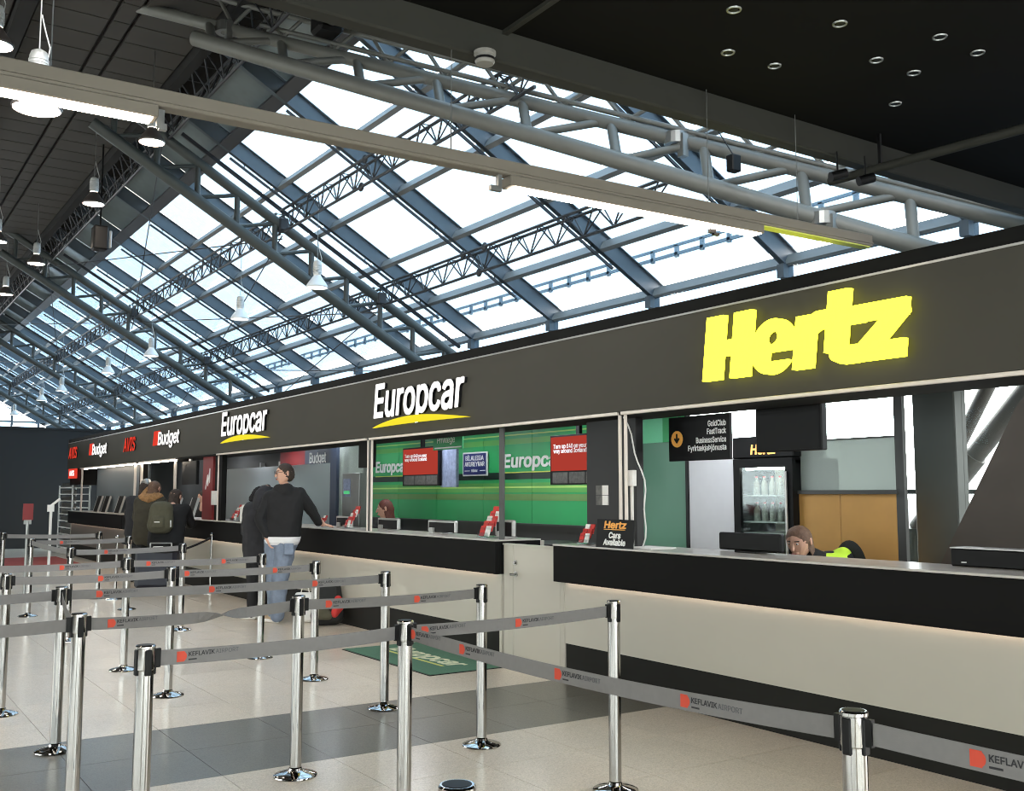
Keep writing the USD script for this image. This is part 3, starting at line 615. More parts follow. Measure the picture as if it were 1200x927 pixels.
brochures('red brochure stand behind the leaning man\'s arm', 11.95, 1.092, 3, .12, .7)
brochures('red and white brochure stand beside the left window post', 15.22, 1.092, 4, .22, 1.0)
obj('box', bx(5.1, 5.2, 14.62, 14.9, 1.092, 1.31, .003), 'paper', None, label='upright white carton beside the red brochures at the left window', cat='carton')
obj('paper_tray', bx(5.05, 5.3, 5.7, 6.0, 1.092, 1.10), 'paper', None, label='flat sheet of paper lying behind the black price sign', cat='paper')
t = thing('counter_sign', 'black tent sign with orange and white lettering on the near counter', 'sign', (4.962, 6.015, 1.092))
obj('board', bar((.0, 0, 0), (.018, 0, .215), .44, .006, (-1, 0, 0)), 'black_plastic', t); obj('back_leg', bar((.12, .14, 0), (.022, .14, .2), .10, .006, (-1, 0, 0)), 'black_plastic', t)
ey = np.array((.018, 0, .215)); ey /= np.linalg.norm(ey)
for s_, v, hh, w, m in (('Hertz', .15, .05, .26, 'print_orange'), ('Cars', .075, .042, .14, 'print_white'), ('Available', .022, .042, .26, 'print_white')):
    g_ = text(s_, hh, True, .002, fat=.03); obj('lettering', place(g_, np.array((-.0045, w / 2, 0)) + ey * v, NX, ey, shear=.15, sx=w / g_.metadata['w']), m, t)
obj('underline', place(bx(0, .25, 0, .006, 0, .002), np.array((-.0045, .13, 0)) + ey * .136, NX, ey), 'print_orange', t)

# ------------------------------------------------------------------ office under the yellow sign
obj('wood_panel', bx(7.06, 7.14, 5.04, 5.585, 0, 1.50, 0.006), 'wood', op); obj('wood_panel', bx(7.06, 7.14, 5.59, 6.03, 0, 1.50, 0.006), 'wood', op)
obj('sill', bx(7.04, 7.18, 5.02, 6.03, 1.50, 1.533), 'mullion_grey', op)
obj('satin_pane', bx(7.09, 7.10, 5.05, 6.03, 1.533, 1.955), 'glass_frost_sky', op)
obj('transom', bx(7.08, 7.12, 5.05, 6.03, 1.955, 1.968), 'mullion_grey', op)
obj('glass_pane', bx(7.09, 7.10, 5.05, 7.32, 1.968, 2.42), 'glass_clear', op)
obj('mullion', bx(7.06, 7.10, 4.965, 5.04, 0, 2.46), 'mullion_grey', op)
obj('green_glass', bx(7.0, 7.012, 7.36, 8.62, 0, 2.02), 'glass_green', op); obj('green_glass', bx(7.0, 7.012, 7.36, 7.7, 2.022, 2.46), 'green_wall', op)
obj('mint_glass', bx(7.0, 7.012, 7.70, 8.62, 2.022, 2.46), 'glass_mint', op)
obj('mullion', bx(6.98, 7.03, 7.33, 7.36, 0, 2.46), 'black_paint', op)
t = thing('cabinet', 'tall white cabinet between the green glass and the fridge', 'cabinet', (7.0, 7.03, 0)); obj('body', bx(0, .55, -.30, .30, .06, 1.84, .004), 'white_board', t); obj('plinth', bx(.02, .5, -.29, .29, 0, .06), 'plinth_dark', t)
t = thing('fridge', 'glass-door drinks fridge with lit black header', 'fridge', (7.0, 6.37, 0))
obj('body', cat([bx(.02, .6, -.35, -.31, .0, 1.8), bx(.02, .6, .31, .35, 0, 1.8), bx(.56, .6, -.35, .35, 0, 1.8), bx(.02, .6, -.35, .35, 0, .3), bx(.02, .6, -.35, .35, 1.77, 1.82)]), 'black_plastic', t)
obj('lining', bx(.5, .55, -.31, .31, .3, 1.77), 'fridge_inside', t); obj('lining', bx(.05, .5, -.315, -.31, .3, 1.77), 'fridge_inside', t)
fr_ = obj('door', cat([bx(-.02, .02, -.35, -.27, .3, 1.82), bx(-.02, .02, .27, .35, .3, 1.82), bx(-.02, .02, -.27, .27, 1.74, 1.82), bx(-.02, .02, -.27, .27, .3, .36)]), 'black_plastic', t)
obj('pane', bx(-.005, 0.0, -.27, .27, .36, 1.74), 'glass_door', fr_); obj('handle', tube((-.04, -.29, .9), (-.04, -.29, 1.70), .012), 'alu', fr_)
obj('light_tube', tube((.06, -.26, 1.73), (.06, .26, 1.73), .012), 'fridge_tube', t)
for z in (.62, .90, 1.14, 1.24, 1.48): obj('shelf', bx(.05, .5, -.3, .3, z, z + .012), 'alu', t)
obj('header', bx(-.02, .4, -.36, .36, 1.825, 2.02, .01), 'black_plastic', t); g_ = text('Hertz', .085, True, .004, fat=.02); obj('lettering', place(g_, (-.021, .13, 1.86), NX, UP, shear=.15), 'sign_orange', t)
od = ('first', 'second', 'third', 'fourth', 'fifth', 'sixth')
for q, z in enumerate((1.252, 1.492)):
    for k in range(6 if q else 4):
        bt = thing('drink_bottle', 'small drink bottle, %s from the left on the %s fridge shelf' % (od[k], ('lower', 'upper')[q]), 'bottle', (7.18, 6.62 - .095 * k, z), group='drink bottles inside the fridge')
        obj('glass', lathe([(0, 0), (.03, 0), (.03, .10), (.012, .14), (.012, .17), (0, .17)], 12), 'bottle_mix', bt, smooth=40); obj('cap', lathe([(.0135, .158), (.0135, .172), (0, .172)], 10), 'brochure_red', bt)
t = thing('hanging_sign', 'black sign with white lines of text and orange arrow disc', 'sign', (5.6, 5.755, 1.935))
obj('board', bx(0, .03, -.335, .335, -.175, .175, .003), 'black_plastic', t)
for s_, z, w in (('GoldClub', .085, .19), ('FastTrack', .025, .20), ('BusinessService', -.04, .32), ('FyrirtækjaÞjónusta', -.10, .41)):
    g_ = text(s_, .042, True, .002); obj('lettering', place(g_, (-.0005, -.30 + w, z), NX, UP, sx=w / g_.metadata['w']), 'print_white', t)
obj('disc', tube((-.004, .235, .0), (0, .235, .0), .065, 28), 'print_orange', t)
obj('arrow', place(extr(union_all([sbox(-.006, -.02, .006, .04), Polygon([(-.03, .0), (0, -.035), (.03, .0), (.02, .008), (0, -.014), (-.02, .008)])]).buffer(.002), .002), (-.0042, .235, 0), NX, UP), 'black_plastic', t)
for y in (-.25, .25): obj('wire', tube((.015, y, .175), (.015, y, .53), .003, 5), 'steel', t)
t = thing('television', 'switched-off black television hanging under the yellow sign', 'television', (5.6, 4.865, 1.975)); obj('casing', bx(0, .06, -.30, .30, -.175, .175, .008), 'black_plastic', t); obj('screen', bx(-.002, 0, -.285, .285, -.16, .16), 'screen_off', t)
obj('bracket', cat([bx(.03, .07, -.02, .02, .1, .49), bx(.02, .1, -.1, .1, .47, .49)]), 'steel', t)
pts = [(5.12, 6.08 - .25 * math.sin(k / 14 * 2.2) - .02 * math.sin(k * 1.1), 2.10 - k / 14 * 1.0) for k in range(15)]
obj('cable', path(pts, .006), 'paper', None, label='thin white cable hanging down beside the double window post', cat='cable')
t = thing('wall_box', 'small white box on the window post above the price sign', 'box', (5.035, 5.895, 1.62)); obj('case', bx(-.01, .03, -.03, .03, -.06, .06, .004), 'paper', t); obj('conduit', bx(.0, .012, -.012, .012, -.53, -.06), 'paper', t)
t = thing('office_chair', 'black round-backed office chair behind the near counter', 'chair', (6.66, 5.19, 0), -20)
obj('backrest', place(lathe([(0, -.03), (.18, -.03), (.24, 0), (.18, .03), (0, .03)], 28), (0, 0, .90), (0, 1, 0), (0, 0, 1)), 'cloth_black', t, smooth=50); obj('seat', bx(-.45, .02, -.24, .24, .45, .53, .03), 'cloth_black', t); obj('backrest_bar', bar((.05, 0, .48), (.05, 0, .9), .06, .03, (1, 0, 0)), 'black_plastic', t)
obj('gas_column', tube((-.2, 0, .08), (-.2, 0, .45), .03), 'black_plastic', t)
for k in range(5): a = k * 2 * math.pi / 5; obj('base_arm', bar((-.2, 0, .07), (-.2 + .28 * math.cos(a), .28 * math.sin(a), .05), .04, .03), 'black_plastic', t); obj('caster', trimesh.creation.icosphere(1, .03).apply_translation((-.2 + .28 * math.cos(a), .28 * math.sin(a), .03)), 'black_plastic', t)

# ------------------------------------------------------------------ left offices
obj('satin_screen', bx(6.3, 6.32, 14.28, 19.3, 0, 1.97), 'glass_frost_grey', op); obj('screen_post', bx(6.26, 6.34, 14.05, 14.27, 0, 2.46), 'panel_navy', op); obj('light_pane', bx(6.3, 6.312, 13.0, 14.03, 0, 2.46), 'glass_frost_sky', op)
obj('red_panel', bx(6.9, 6.95, 16.80, 18.0, 1.9, 2.46), 'panel_red', op)
t = thing('wall_panel', 'dark blue wall panel with pale lettering behind the standing man', 'wall panel', (6.85, 16.14, 0)); obj('board', bx(0, .05, -.56, .56, 1.9, 2.46), 'panel_navy', t); g_ = text('Budget', .17, True, .004); obj('lettering', place(g_, (-.001, .35, 2.03), NX, UP, sx=.7 / g_.metadata['w']), 'print_white', t)
t = thing('wall_cabinet', 'grey metal cabinet with small green display right of the man', 'cabinet', (6.3, 13.58, 0)); obj('body', bx(-.02, .2, -.29, .29, 0, 1.80, .006), 'steel', t); obj('screen', bx(-.026, -.02, .0, .24, 1.46, 1.72), 'photo_blue', t); obj('green_strip', bx(-.028, -.026, .02, .22, 1.50, 1.545), 'screen_green', t)
t = thing('red_pillar', 'red pillar with white squiggle near the second window', 'pillar', (5.07, 16.40, 1.093)); obj('shaft', bx(0, .05, -.26, .26, 0, 1.03), 'panel_red', t); obj('squiggle', place(extr(LineString([(-.1, 0), (.0, .2), (.02, .05), (.12, .3), (.12, .1)]).buffer(.02), .004), (-.001, 0, .5), NX, UP, sx=.9), 'print_white', t)
t = thing('television', 'black television under the fascia beside the red pillar', 'television', (5.1, 17.55, 1.86)); obj('casing', bx(0, .05, -.42, .42, -.2, .2, .006), 'black_plastic', t); obj('screen', bx(-.002, 0, -.4, .4, -.18, .18), 'screen_off', t); obj('bracket', bx(.01, .04, -.05, .05, .2, .24), 'steel', t)
obj('satin_pane', bx(5.3, 5.31, 21.0, 25.7, 1.094, 2.1), 'glass_frost_dim', op); obj('dark_back', bx(7.0, 7.05, 17.9, 27.5, 0, 2.46), 'wall_office', op)
for k, y in enumerate((25.0, 24.2, 22.9, 22.0)):
    t = thing('tilted_screen', 'tilted black screen with silver side on the far counter, %s from its far end' % ('first', 'second', 'third', 'fourth')[k], 'monitor', (5.15, y, 1.092))
    obj('panel', bar((0, 0, .0), (.10, 0, .36), .42, .03, (-1, 0, 0)), 'screen_off', t); obj('side_rim', cat([bar((0, s_ * .22, 0), (.10, s_ * .22, .36), .02, .04, (-1, 0, 0)) for s_ in (-1, 1)]), 'alu', t)
for k, y in enumerate((18.6, 17.6, 16.7, 16.25)):
    t = thing('tilted_screen', 'tilted silver-edged screen beside the dark-haired clerk, %s from the far side' % ('first', 'second', 'third', 'fourth')[k], 'monitor', (5.15, y, 1.092)); obj('panel', bar((0, 0, 0), (.10, 0, .34), .30, .03, (-1, 0, 0)), 'screen_off', t); obj('side_rim', cat([bar((0, s_ * .16, 0), (.10, s_ * .16, .34), .02, .04, (-1, 0, 0)) for s_ in (-1, 1)]), 'alu', t)
t = thing('price_pole', 'white post with small white card on the counter between the far windows', 'sign post', (5.1, 20.2, 1.092)); obj('post', bx(-.015, .015, -.03, .03, 0, .55), 'paper', t); obj('card', bx(-.02, -.01, -.14, .14, .5, .68), 'paper', t)
obj('notice_card', bx(5.04, 5.06, 15.85, 16.1, 1.33, 1.55), 'paper', None, label='white card fixed left of the left window post', cat='card')
obj('door_frame', cat([bx(6.9, 6.98, 18.0, 18.08, 0, 2.1), bx(6.9, 6.98, 19.0, 19.08, 0, 2.1)]), 'alu', op)
t = thing('brochure_rack', 'tall wire brochure rack at the far end of the counters', 'rack', (5.27, 28.35, 0))
for sx_ in (-.2, .2):
    for sy_ in (-1.0, .75): obj('upright', tube((sx_, sy_, 0), (sx_, sy_, 1.72), .02), 'steel', t)
for k in range(10): obj('shelf', bx(-.2, .2, -1.0, .75, .12 + k * .17, .145 + k * .17), 'paper', t); obj('leaflets', bx(-.16, -.1, -.95, .7, .145 + k * .17, .25 + k * .17), 'photo_collage', t)

# ------------------------------------------------------------------ pendant lamps, linear light, small ceiling fittings
pm('lamp_acrylic', (226, 228, 228), 0.25, vary=0.03); pm('lens_glass', (240, 236, 228), 0.3, vary=0.02)
def pendant(lab, x, y, z, top, dark, group):
    t = thing('pendant_lamp', lab, 'pendant lamp', (x, y, z), group=None)
    obj('reflector', lathe([(.135, 0), (.14, 0), (.145, .015), (.125, .055), (.085, .11), (.058, .15), (.05, .165), (.046, .165), (.055, .145), (.08, .105), (.12, .05), (.135, .004), (.135, 0)], 28), 'lamp_housing_dark' if dark else 'lamp_acrylic', t, smooth=40)
    obj('gear_case', cat([lathe([(0, .17), (.05, .17), (.055, .19), (.055, .33), (.045, .36), (.02, .375), (0, .375)], 20)] + [lathe([(.055, .2 + k * .02), (.06, .203 + k * .02), (.06, .208 + k * .02), (.055, .211 + k * .02)], 20) for k in range(6)]), 'lamp_housing', t, smooth=40)
    obj('lens', lathe([(0, .012), (.132, .012), (.132, .02), (0, .02)], 28), 'lamp_disc' if dark else 'lamp_disc_dim', t)
    obj('wire', path([(0, 0.37, 0) and (0, 0, .37), (0, 0, top - z)], .005, 5), 'steel', t)
    obj('supply_cable', path([(0.05, 0, .33), (.06, 0, .40), (.03, 0, .50), (0.006, 0, .60)], .005, 5), 'lamp_housing', t)
ra = [(5.19, 12.36), (5.16, 15.30), (5.12, 20.41), (5.06, 23.86), (4.95, 28.74), (4.98, 31.97), (5.14, 38.41)]
nm = ('nearest of the pale row, in front of the first roof truss', 'second of the pale row, under the middle of the glass roof', 'third of the pale row along the glass roof', 'fourth of the pale row along the glass roof', 'fifth of the pale row along the glass roof', 'sixth of the pale row above the far dark wall', 'farthest of the pale row near the end gable')
for (x, y), s_ in zip(ra, nm): pendant('pale bell-shaped pendant lamp, ' + s_, x, y, 4.2, rz(x) + .05, False, None)
rb = [(2.76, 14.29, 5.4, 'under the dark ceiling beside the lattice, upper left'), (2.72, 18.62, 5.4, 'lower left, the second dark one down the row'), (2.67, 21.88, 5.4, 'cut by the left picture edge'), (2.78, 11.37, 5.4, 'mostly hidden behind the linear light, its lit lens showing'),
      (0.92, 6.55, 3.82, 'nearest, ribbed case above and rim below the linear light'), (1.96, 17.3, 5.4, 'half outside the left edge above the others'), (1.0, 9.6, 5.4, 'highest, a sliver at the top left edge')]
for x, y, z, s_ in rb: pendant('dark bell-shaped pendant lamp, ' + s_, x, y, z, 6.46, True, None)
t = thing('hanging_speaker', 'dark box loudspeaker hanging under the upper left pendant lamp', 'loudspeaker', (2.98, 14.9, 4.92)); obj('case', bx(-.10, .10, -.10, .10, 0, .34, .02), 'black_plastic', t); obj('bracket', bx(.11, .16, -.02, .02, .05, .3, .01), 'alu', t); obj('arm', bx(-.01, .01, -.01, .01, .34, 1.545), 'black_plastic', t)

t = thing('linear_light', 'long pale linear light crossing the top of the view', 'linear light', (0, 4.0, 0), -1.55)
X0, X1 = -1.2, 5.22
obj('profile', cat([bx(X0, X1, -.035, .035, 3.005, 3.075, .004), bx(X0, X1, -.042, .042, 3.02, 3.028)]), 'profile_alu', t)
for a, b in ((X0, .985), (2.60, 4.28)):
    m_ = obj('module', bx(a, b, -.045, .045, 2.955, 3.005, .004), 'profile_alu', t); obj('diffuser', bx(a + .03, b - .02, -.038, .038, 2.948, 2.956), 'linear_light', m_)
    obj('end_clip', cat([bx(b, b + .03, -.01, .01, 2.93, 3.0), bx(b + .01, b + .04, -.012, .012, 2.92, 2.945)] if a < 0 else [bx(a - .05, a - .03, -.012, .012, 2.94, 3.005), bx(a - .09, a - .03, -.01, .01, 2.925, 2.95)]), 'steel', m_)
obj('underside_strip', bx(4.29, 5.2, -.03, .03, 2.998, 3.005), 'print_yellow', t)
obj('hanging_clip', cat([bx(3.93, 3.97, -.01, .01, 2.905, 2.92), bx(3.90, 3.94, -.01, .01, 2.915, 2.935), tube((3.95, 0, 2.91), (3.95, 0, 2.95), .003, 5)]), 'black_plastic', t)
for x in (.6, 2.3, 3.9, 4.6): obj('wire', tube((x, 0, 3.07), (x, 0, 3.72), .0025, 5), 'steel', t)
for k, (x, y) in enumerate([(3.34, 3.15), (3.86, 2.97), (3.65, 3.49), (3.97, 3.47), (4.35, 3.13), (4.65, 3.12), (4.38, 2.79), (4.70, 2.79), (5.6, 2.94), (4.94, 3.44)]):
    w_ = ('largest, at the top', 'right of the largest', 'lower left of the group', 'in the middle of the left group', 'above the dark rib, left one', 'above the dark rib, right one', 'top row, third from left', 'top row, fourth from left', 'beyond the dark rib at the right edge', 'lowest, close to the soffit edge')[k]
    t = thing('downlight', 'small ring downlight set in the black soffit, ' + w_, 'downlight', (x, y, 3.72)); obj('ring', lathe([(.028, -.006), (.034, -.006), (.036, 0), (.026, 0), (.028, -.006)], 20), 'steel', t); obj('lamp', lathe([(0, -.004), (.018, -.004), (.02, 0)], 14), 'black_plastic', t)
t = thing('smoke_detector', 'round white smoke detector under the edge of the black soffit', 'smoke detector', (2.44, 3.87, 3.50)); obj('body', lathe([(0, 0), (.04, 0), (.047, .012), (.047, .04), (.052, .045), (.052, .06), (0, .06)], 26), 'detector_grey', t, smooth=30); obj('slots', lathe([(.048, .016), (.0485, .016), (.0485, .028), (.048, .028)], 26), 'black_plastic', t)
for x, y, s_ in ((4.95, 3.86, 'left one of the pair at the soffit edge'), (5.16, 3.82, 'right one of the pair at the soffit edge')):
    t = thing('spotlight', 'small dark spotlight on a stem, ' + s_, 'spotlight', (x, y, 3.56)); obj('stem', tube((0, 0, 0), (0, 0, -.12), .006), 'black_plastic', t); obj('head', tube((-.04, .02, -.16), (.05, -.02, -.13), .03, 16), 'black_plastic', t)
t = thing('hung_box', 'small dark ballast box hanging on thin cables in the hip truss', 'ballast box', (6.0, 5.7, 4.12)); obj('case', bx(-.05, .05, -.04, .04, 0, .14, .008), 'black_plastic', t); obj('cable', tube((0, 0, .14), (0.0, .3, .6), .005, 5), 'black_plastic', t)
t = thing('soffit_pipe', 'dark pipe hung under the black soffit at the right, above the lit yellow sign', 'pipe', (0, 0, 0)); obj('shaft', tube((5.24, 4.15, 3.50), (5.50, 1.2, 3.50), .028, 14), 'soffit_edge', t, smooth=40)
for y in (3.8, 2.2): obj('hanger', bx(5.26 + (3.97 - y) * .085, 5.275 + (3.97 - y) * .085, y - .01, y + .01, 3.50, 3.72), 'black_plastic', t)
t = thing('scaffold_pole', 'dark diagonal pole clamped above the left end of the hip truss', 'pole', (0, 0, 0)); obj('shaft', tube((3.70, 8.6, 5.95), (2.62, 5.2, 4.52), .05, 14), 'black_plastic', t, smooth=40); obj('clamp', bx(3.55, 3.80, 8.5, 8.75, 5.82, 6.05, .03), 'black_plastic', t)

# ------------------------------------------------------------------ chrome belt posts
BZ, BH = 0.902, 0.056
def post_parts(t):
    obj('base', lathe([(0, 0), (.114, 0), (.117, .004), (.115, .010), (.10, .017), (.07, .024), (.045, .029), (.038, .033), (.034, .045), (0, .045)], 48), 'chrome', t, smooth=35)
    obj('pole', lathe([(.0315, .05), (.0315, .865)], 28), 'chrome', t, smooth=True)
    hd = obj('head', lathe([(.0315, .862), (.034, .866), (.034, .938), (.036, .940), (.036, .948), (.033, .952), (0, .952)], 28), 'chrome', t, smooth=35)
    for k in range(4):
        a = k * math.pi / 2 + .1; c_, s_ = math.cos(a), math.sin(a); m = bx(.028, .0375, -.0125, .0125, .845, .937, .003); m.apply_transform(trimesh.transformations.rotation_matrix(a, (0, 0, 1))); obj('receiver', m, 'black_plastic', hd)
    obj('lid', lathe([(0, .953), (.028, .953), (.03, .951)], 24), 'black_plastic', hd)
posts = {}
def post(key, x, y, where):
    t = thing('belt_post', 'chrome belt post ' + where, 'stanchion', (x, y, 0), group='chrome belt posts of the queue'); post_parts(t); posts[key] = (t, x, y)
S = [('S12', 2.12, 4.00, 'with two belts leaving it to the right, one dark'),
     ('S11', 0.99, 3.88, 'nearest at lower left, black-capped, starting the lowest belt'), ('S2', 3.40, 4.13, 'in front of the near counter where the lowest belt ends'),
     ('S13', 2.20, 1.72, 'closest of all at lower right, only its upper half in view'), ('S14', 1.02, 1.71, 'of which only the black cap shows at the bottom edge'),
     ('S10', 0.99, 5.07, 'at lower left, tied to the one just behind'), ('S1', 2.15, 5.29, 'standing on the near edge of the grey floor band, centre left'), ('S3', 3.33, 5.30, 'on the near edge of the grey band by the green mat'),
     ('S9', 1.18, 6.57, 'on the grey band, tied by a short belt to another'), ('S4', 3.32, 6.57, 'at the far edge of the grey band by the mat'),
     ('S15', 1.05, 7.84, 'cut by the left picture edge'), ('S7', 2.18, 7.87, 'in the middle of the third belt row'), ('S5', 3.35, 7.89, 'right of the standing man, at the end of the third belt row'),
     ('S8', 2.17, 9.21, 'in the middle of the fourth belt row'), ('S6', 3.37, 9.19, 'in front of the jeans of the standing man'),
     ('S22', 2.10, 11.31, 'in the fifth row at left'), ('S16', 3.31, 11.53, 'in the fifth row below the backpack wearer'), ('S17', 2.11, 13.85, 'in the sixth row at far left'), ('S23', 3.30, 13.94, 'in the sixth row left of the navy suitcase'),
     ('S18', 3.29, 15.65, 'in the last belt row before the red carpet'), ('S24', 2.10, 16.2, 'farthest left, in front of the dark wall'),
     ('X1', -.20, 5.05, 'past the left edge, taking the belt of the second row'), ('X2', -.10, 6.50, 'past the left edge, taking the belt of the third row'),
     ('X3', 1.0, 9.15, 'past the left edge, taking the belt of the fifth row'), ('X4', 2.35, -.60, 'behind the camera, taking the dark near belt')]
for k, x, y, w in S: post(k, x, y, w)
def belt(a, b, texts=(), twist=None, sag=.012, lab=None, b_xy=None, rev=False):
    t, x0, y0 = posts[a]; x1, y1 = b_xy if b_xy else posts[b][1:]
    d = np.array((x1 - x0, y1 - y0, 0.0)); L = np.linalg.norm(d); d /= L; n = np.array((-d[1], d[0], 0)); mid = np.array(((x0 + x1) / 2, (y0 + y1) / 2, 0))
    if n.dot(-mid) < 0: n = -n
    N = 24; V = []; F = []
    for i in range(N + 1):
        s = .04 + (L - .08) * i / N; z = BZ - sag * 4 * (s / L) * (1 - s / L); ang = 0.0
        if twist: ang = math.pi / (1 + math.exp(-(s / L - twist) * 22))
        u = np.array((0, 0, 1)) * math.cos(ang) + n * math.sin(ang); w = n * math.cos(ang) - np.array((0, 0, 1)) * math.sin(ang); c = d * s + np.array((0, 0, z))
        V += [c - u * BH / 2 - w * .001, c + u * BH / 2 - w * .001, c + u * BH / 2 + w * .001, c - u * BH / 2 + w * .001]
    for i in range(N):
        for k in range(4):
            p, q = i * 4 + k, i * 4 + (k + 1) % 4; F += [(p, q, q + 4), (p, q + 4, p + 4)]
    m = trimesh.Trimesh(V, F, process=False)
    bt_ = obj('belt', m, 'belt_grey', t); ex = np.cross(UP, n)
    for s in (.03, L - .055): obj('belt_clip', bar(d * s + np.array((0, 0, BZ)), d * (s + .025) + np.array((0, 0, BZ)), .016, .068), 'black_plastic', t)
    fwd = ex.dot(d) > 0
    for f in texts:
        s = f * L; z = BZ - sag * 4 * f * (1 - f); o = d * s + np.array((0, 0, z)) + n * .0014
        obj('disc', place(extr(Point(0, 0).buffer(.019, 16).union(sbox(-.019, -.019, .01, .019)), .0012), o, ex, UP), 'belt_red', bt_)
        obj('lettering', place(text('KEFLAVIK', .0155, True, .0008), o + ex * .026 + np.array((0, 0, -.001)), ex, UP), 'belt_ink', bt_)
        w = text('KEFLAVIK', .0155, True, .0008).metadata['w']; obj('lettering', place(text('AIRPORT', .0155, False, .0008), o + ex * (.030 + w) + np.array((0, 0, -.001)), ex, UP), 'belt_ink_light', bt_)
        obj('mark', place(bx(.026, .058, -.016, -.011, 0, .0008), o, ex, UP), 'belt_ink', bt_)
belt('S11', 'S12', (.12,)); belt('S12', 'S2', (.08, .50)); belt('S12', 'S13', (.03, .20, .47, .74), sag=.03); belt('S13', None, (.14, .6), b_xy=posts['X4'][1:])
belt('S10', 'S1', (.13,), twist=.62, sag=.02); belt('S1', 'S3', (.15, .62)); belt('S9', 'S10', (), sag=.05); belt('S10', None, (), b_xy=posts['X1'][1:]); belt('S9', None, (), b_xy=posts['X2'][1:])
belt('S9', 'S4', (.10, .42, .75)); belt('S15', 'S7', (.55,)); belt('S7', 'S5', (.10, .70)); belt('S8', 'S6', (.15, .70)); belt('S8', None, (.45,), b_xy=posts['X3'][1:]); belt('S22', 'S16', (.3,))
belt('S24', 'S18', ()); belt('S17', 'S23', (.3,)); belt('S22', 'S17', ())
# two thinner rope posts by the suitcase, and the sign poles by the far wall
rp = None
for lab, x, y in (('thin rope post with hook beside the navy suitcase', 4.88, 15.50), ('thin rope post left of the navy suitcase', 3.48, 15.40)):
    t = thing('rope_post', lab, 'stanchion', (x, y, 0)); obj('base', lathe([(0, 0), (.14, 0), (.14, .01), (.03, .03), (0, .03)], 24), 'chrome', t); obj('pole', tube((0, 0, .02), (0, 0, .87), .019, 14), 'chrome', t, smooth=40); obj('knob', trimesh.creation.icosphere(2, .028).apply_translation((0, 0, .885)), 'chrome', t, smooth=True)
    if rp is None:
        pts = [(-1.40 * k / 12, -.10 * k / 12, .84 - .20 * math.sin(math.pi * k / 12)) for k in range(13)]; obj('rope', path(pts, .016, 8), 'cloth_black', t, smooth=40); obj('hook', tube((0, 0, .84), (-.06, 0, .82), .012), 'chrome', t); rp = t
t = thing('sign_pole', 'metal pole with dark red card near the far wall', 'sign post', (2.44, 16.4, 0)); obj('base', lathe([(0, 0), (.13, 0), (.12, .015), (0, .02)], 20), 'steel', t); obj('pole', tube((0, 0, 0), (0, 0, 1.1), .02), 'steel', t); obj('card', bx(-.07, .07, -.008, .008, 1.12, 1.36, .003), 'panel_red', t); obj('clamp', bx(-.05, .05, -.012, .012, 1.06, 1.12), 'steel', t)
t = thing('hook_pole', 'tall white pole with angled arm near the far wall', 'pole', (2.75, 16.4, 0)); obj('base', lathe([(0, 0), (.13, 0), (.12, .015), (0, .02)], 20), 'paper', t); obj('pole', tube((0, 0, 0), (0, 0, 1.30), .02), 'paper', t, smooth=40); obj('arm', bar((-.01, 0, 1.32), (.11, -.05, 1.43), .03, .03), 'paper', t); obj('bracket', bx(-.05, .04, -.02, .02, 1.24, 1.34), 'paper', t)

# ------------------------------------------------------------------ people
SKIRT = None
def V3(*a): return np.array(a, float)
def head(c, f, r=.095):
    c, f = V3(*c), V3(*f); f /= np.linalg.norm(f); s = np.cross(f, (0, 0, 1)); s /= np.linalg.norm(s); u = np.cross(s, f)
    sk = [[(c + u * .012, r), (c - f * .02 + u * .012, r)], [(c + f * .012, r * .93), (c + f * .036 - u * .088, r * .42)], [(c + f * .036 - u * .10, r * .36), (c + s * .038 + f * .0 - u * .055, r * .45)],
          [(c + f * .036 - u * .10, r * .36), (c - s * .038 + f * .0 - u * .055, r * .45)], [(c + f * .088 + u * .012, .012), (c + f * .110 - u * .030, .013)], [(c + f * .088 - u * .066, .016), (c + f * .082 - u * .066 + s * .018, .012), (c + f * .082 - u * .066 - s * .018, .012)],
          [(c + s * .092 - f * .01 + u * .015, .016), (c + s * .092 - f * .012 - u * .022, .011)], [(c - s * .092 - f * .01 + u * .015, .016), (c - s * .092 - f * .012 - u * .022, .011)]]
    return sk, (c, f, s, u)
def hair_mesh(fr, r=.100, long=0.0, bun=False):
    c, f, s, u = fr; Sp = manifold3d.Manifold.sphere
    H = manifold3d.Manifold.batch_hull([Sp(r, 20).translate(tuple(c - f * .012 + u * .022)), Sp(r * .9, 20).translate(tuple(c - f * .035 - u * .02))])
    cut = manifold3d.Manifold.batch_hull([Sp(.10, 20).translate(tuple(c + f * .11 - u * .02)), Sp(.11, 20).translate(tuple(c + f * .03 - u * .17)), Sp(.07, 16).translate(tuple(c + f * .03 - u * .1))])
    H = H - cut
    if long: H = H + manifold3d.Manifold.batch_hull([Sp(r * .85, 18).translate(tuple(c - f * .03 - u * .02)), Sp(r * .62, 18).translate(tuple(c - f * .06 - u * long)), Sp(r * .5, 18).translate(tuple(c - f * .02 + s * .06 - u * long)), Sp(r * .5, 18).translate(tuple(c - f * .02 - s * .06 - u * long))]) - cut
    if bun: H = H + Sp(.045, 16).translate(tuple(c - f * .12 + u * .05))
    m = mf(H.refine_to_length(.025)); m.merge_vertices(); v = m.vertices; n = m.vertex_normals
    m.vertices = v + n * ((meshkit.fbm(v * 60, 3, 3) - .5) * .014)[:, None]; return m
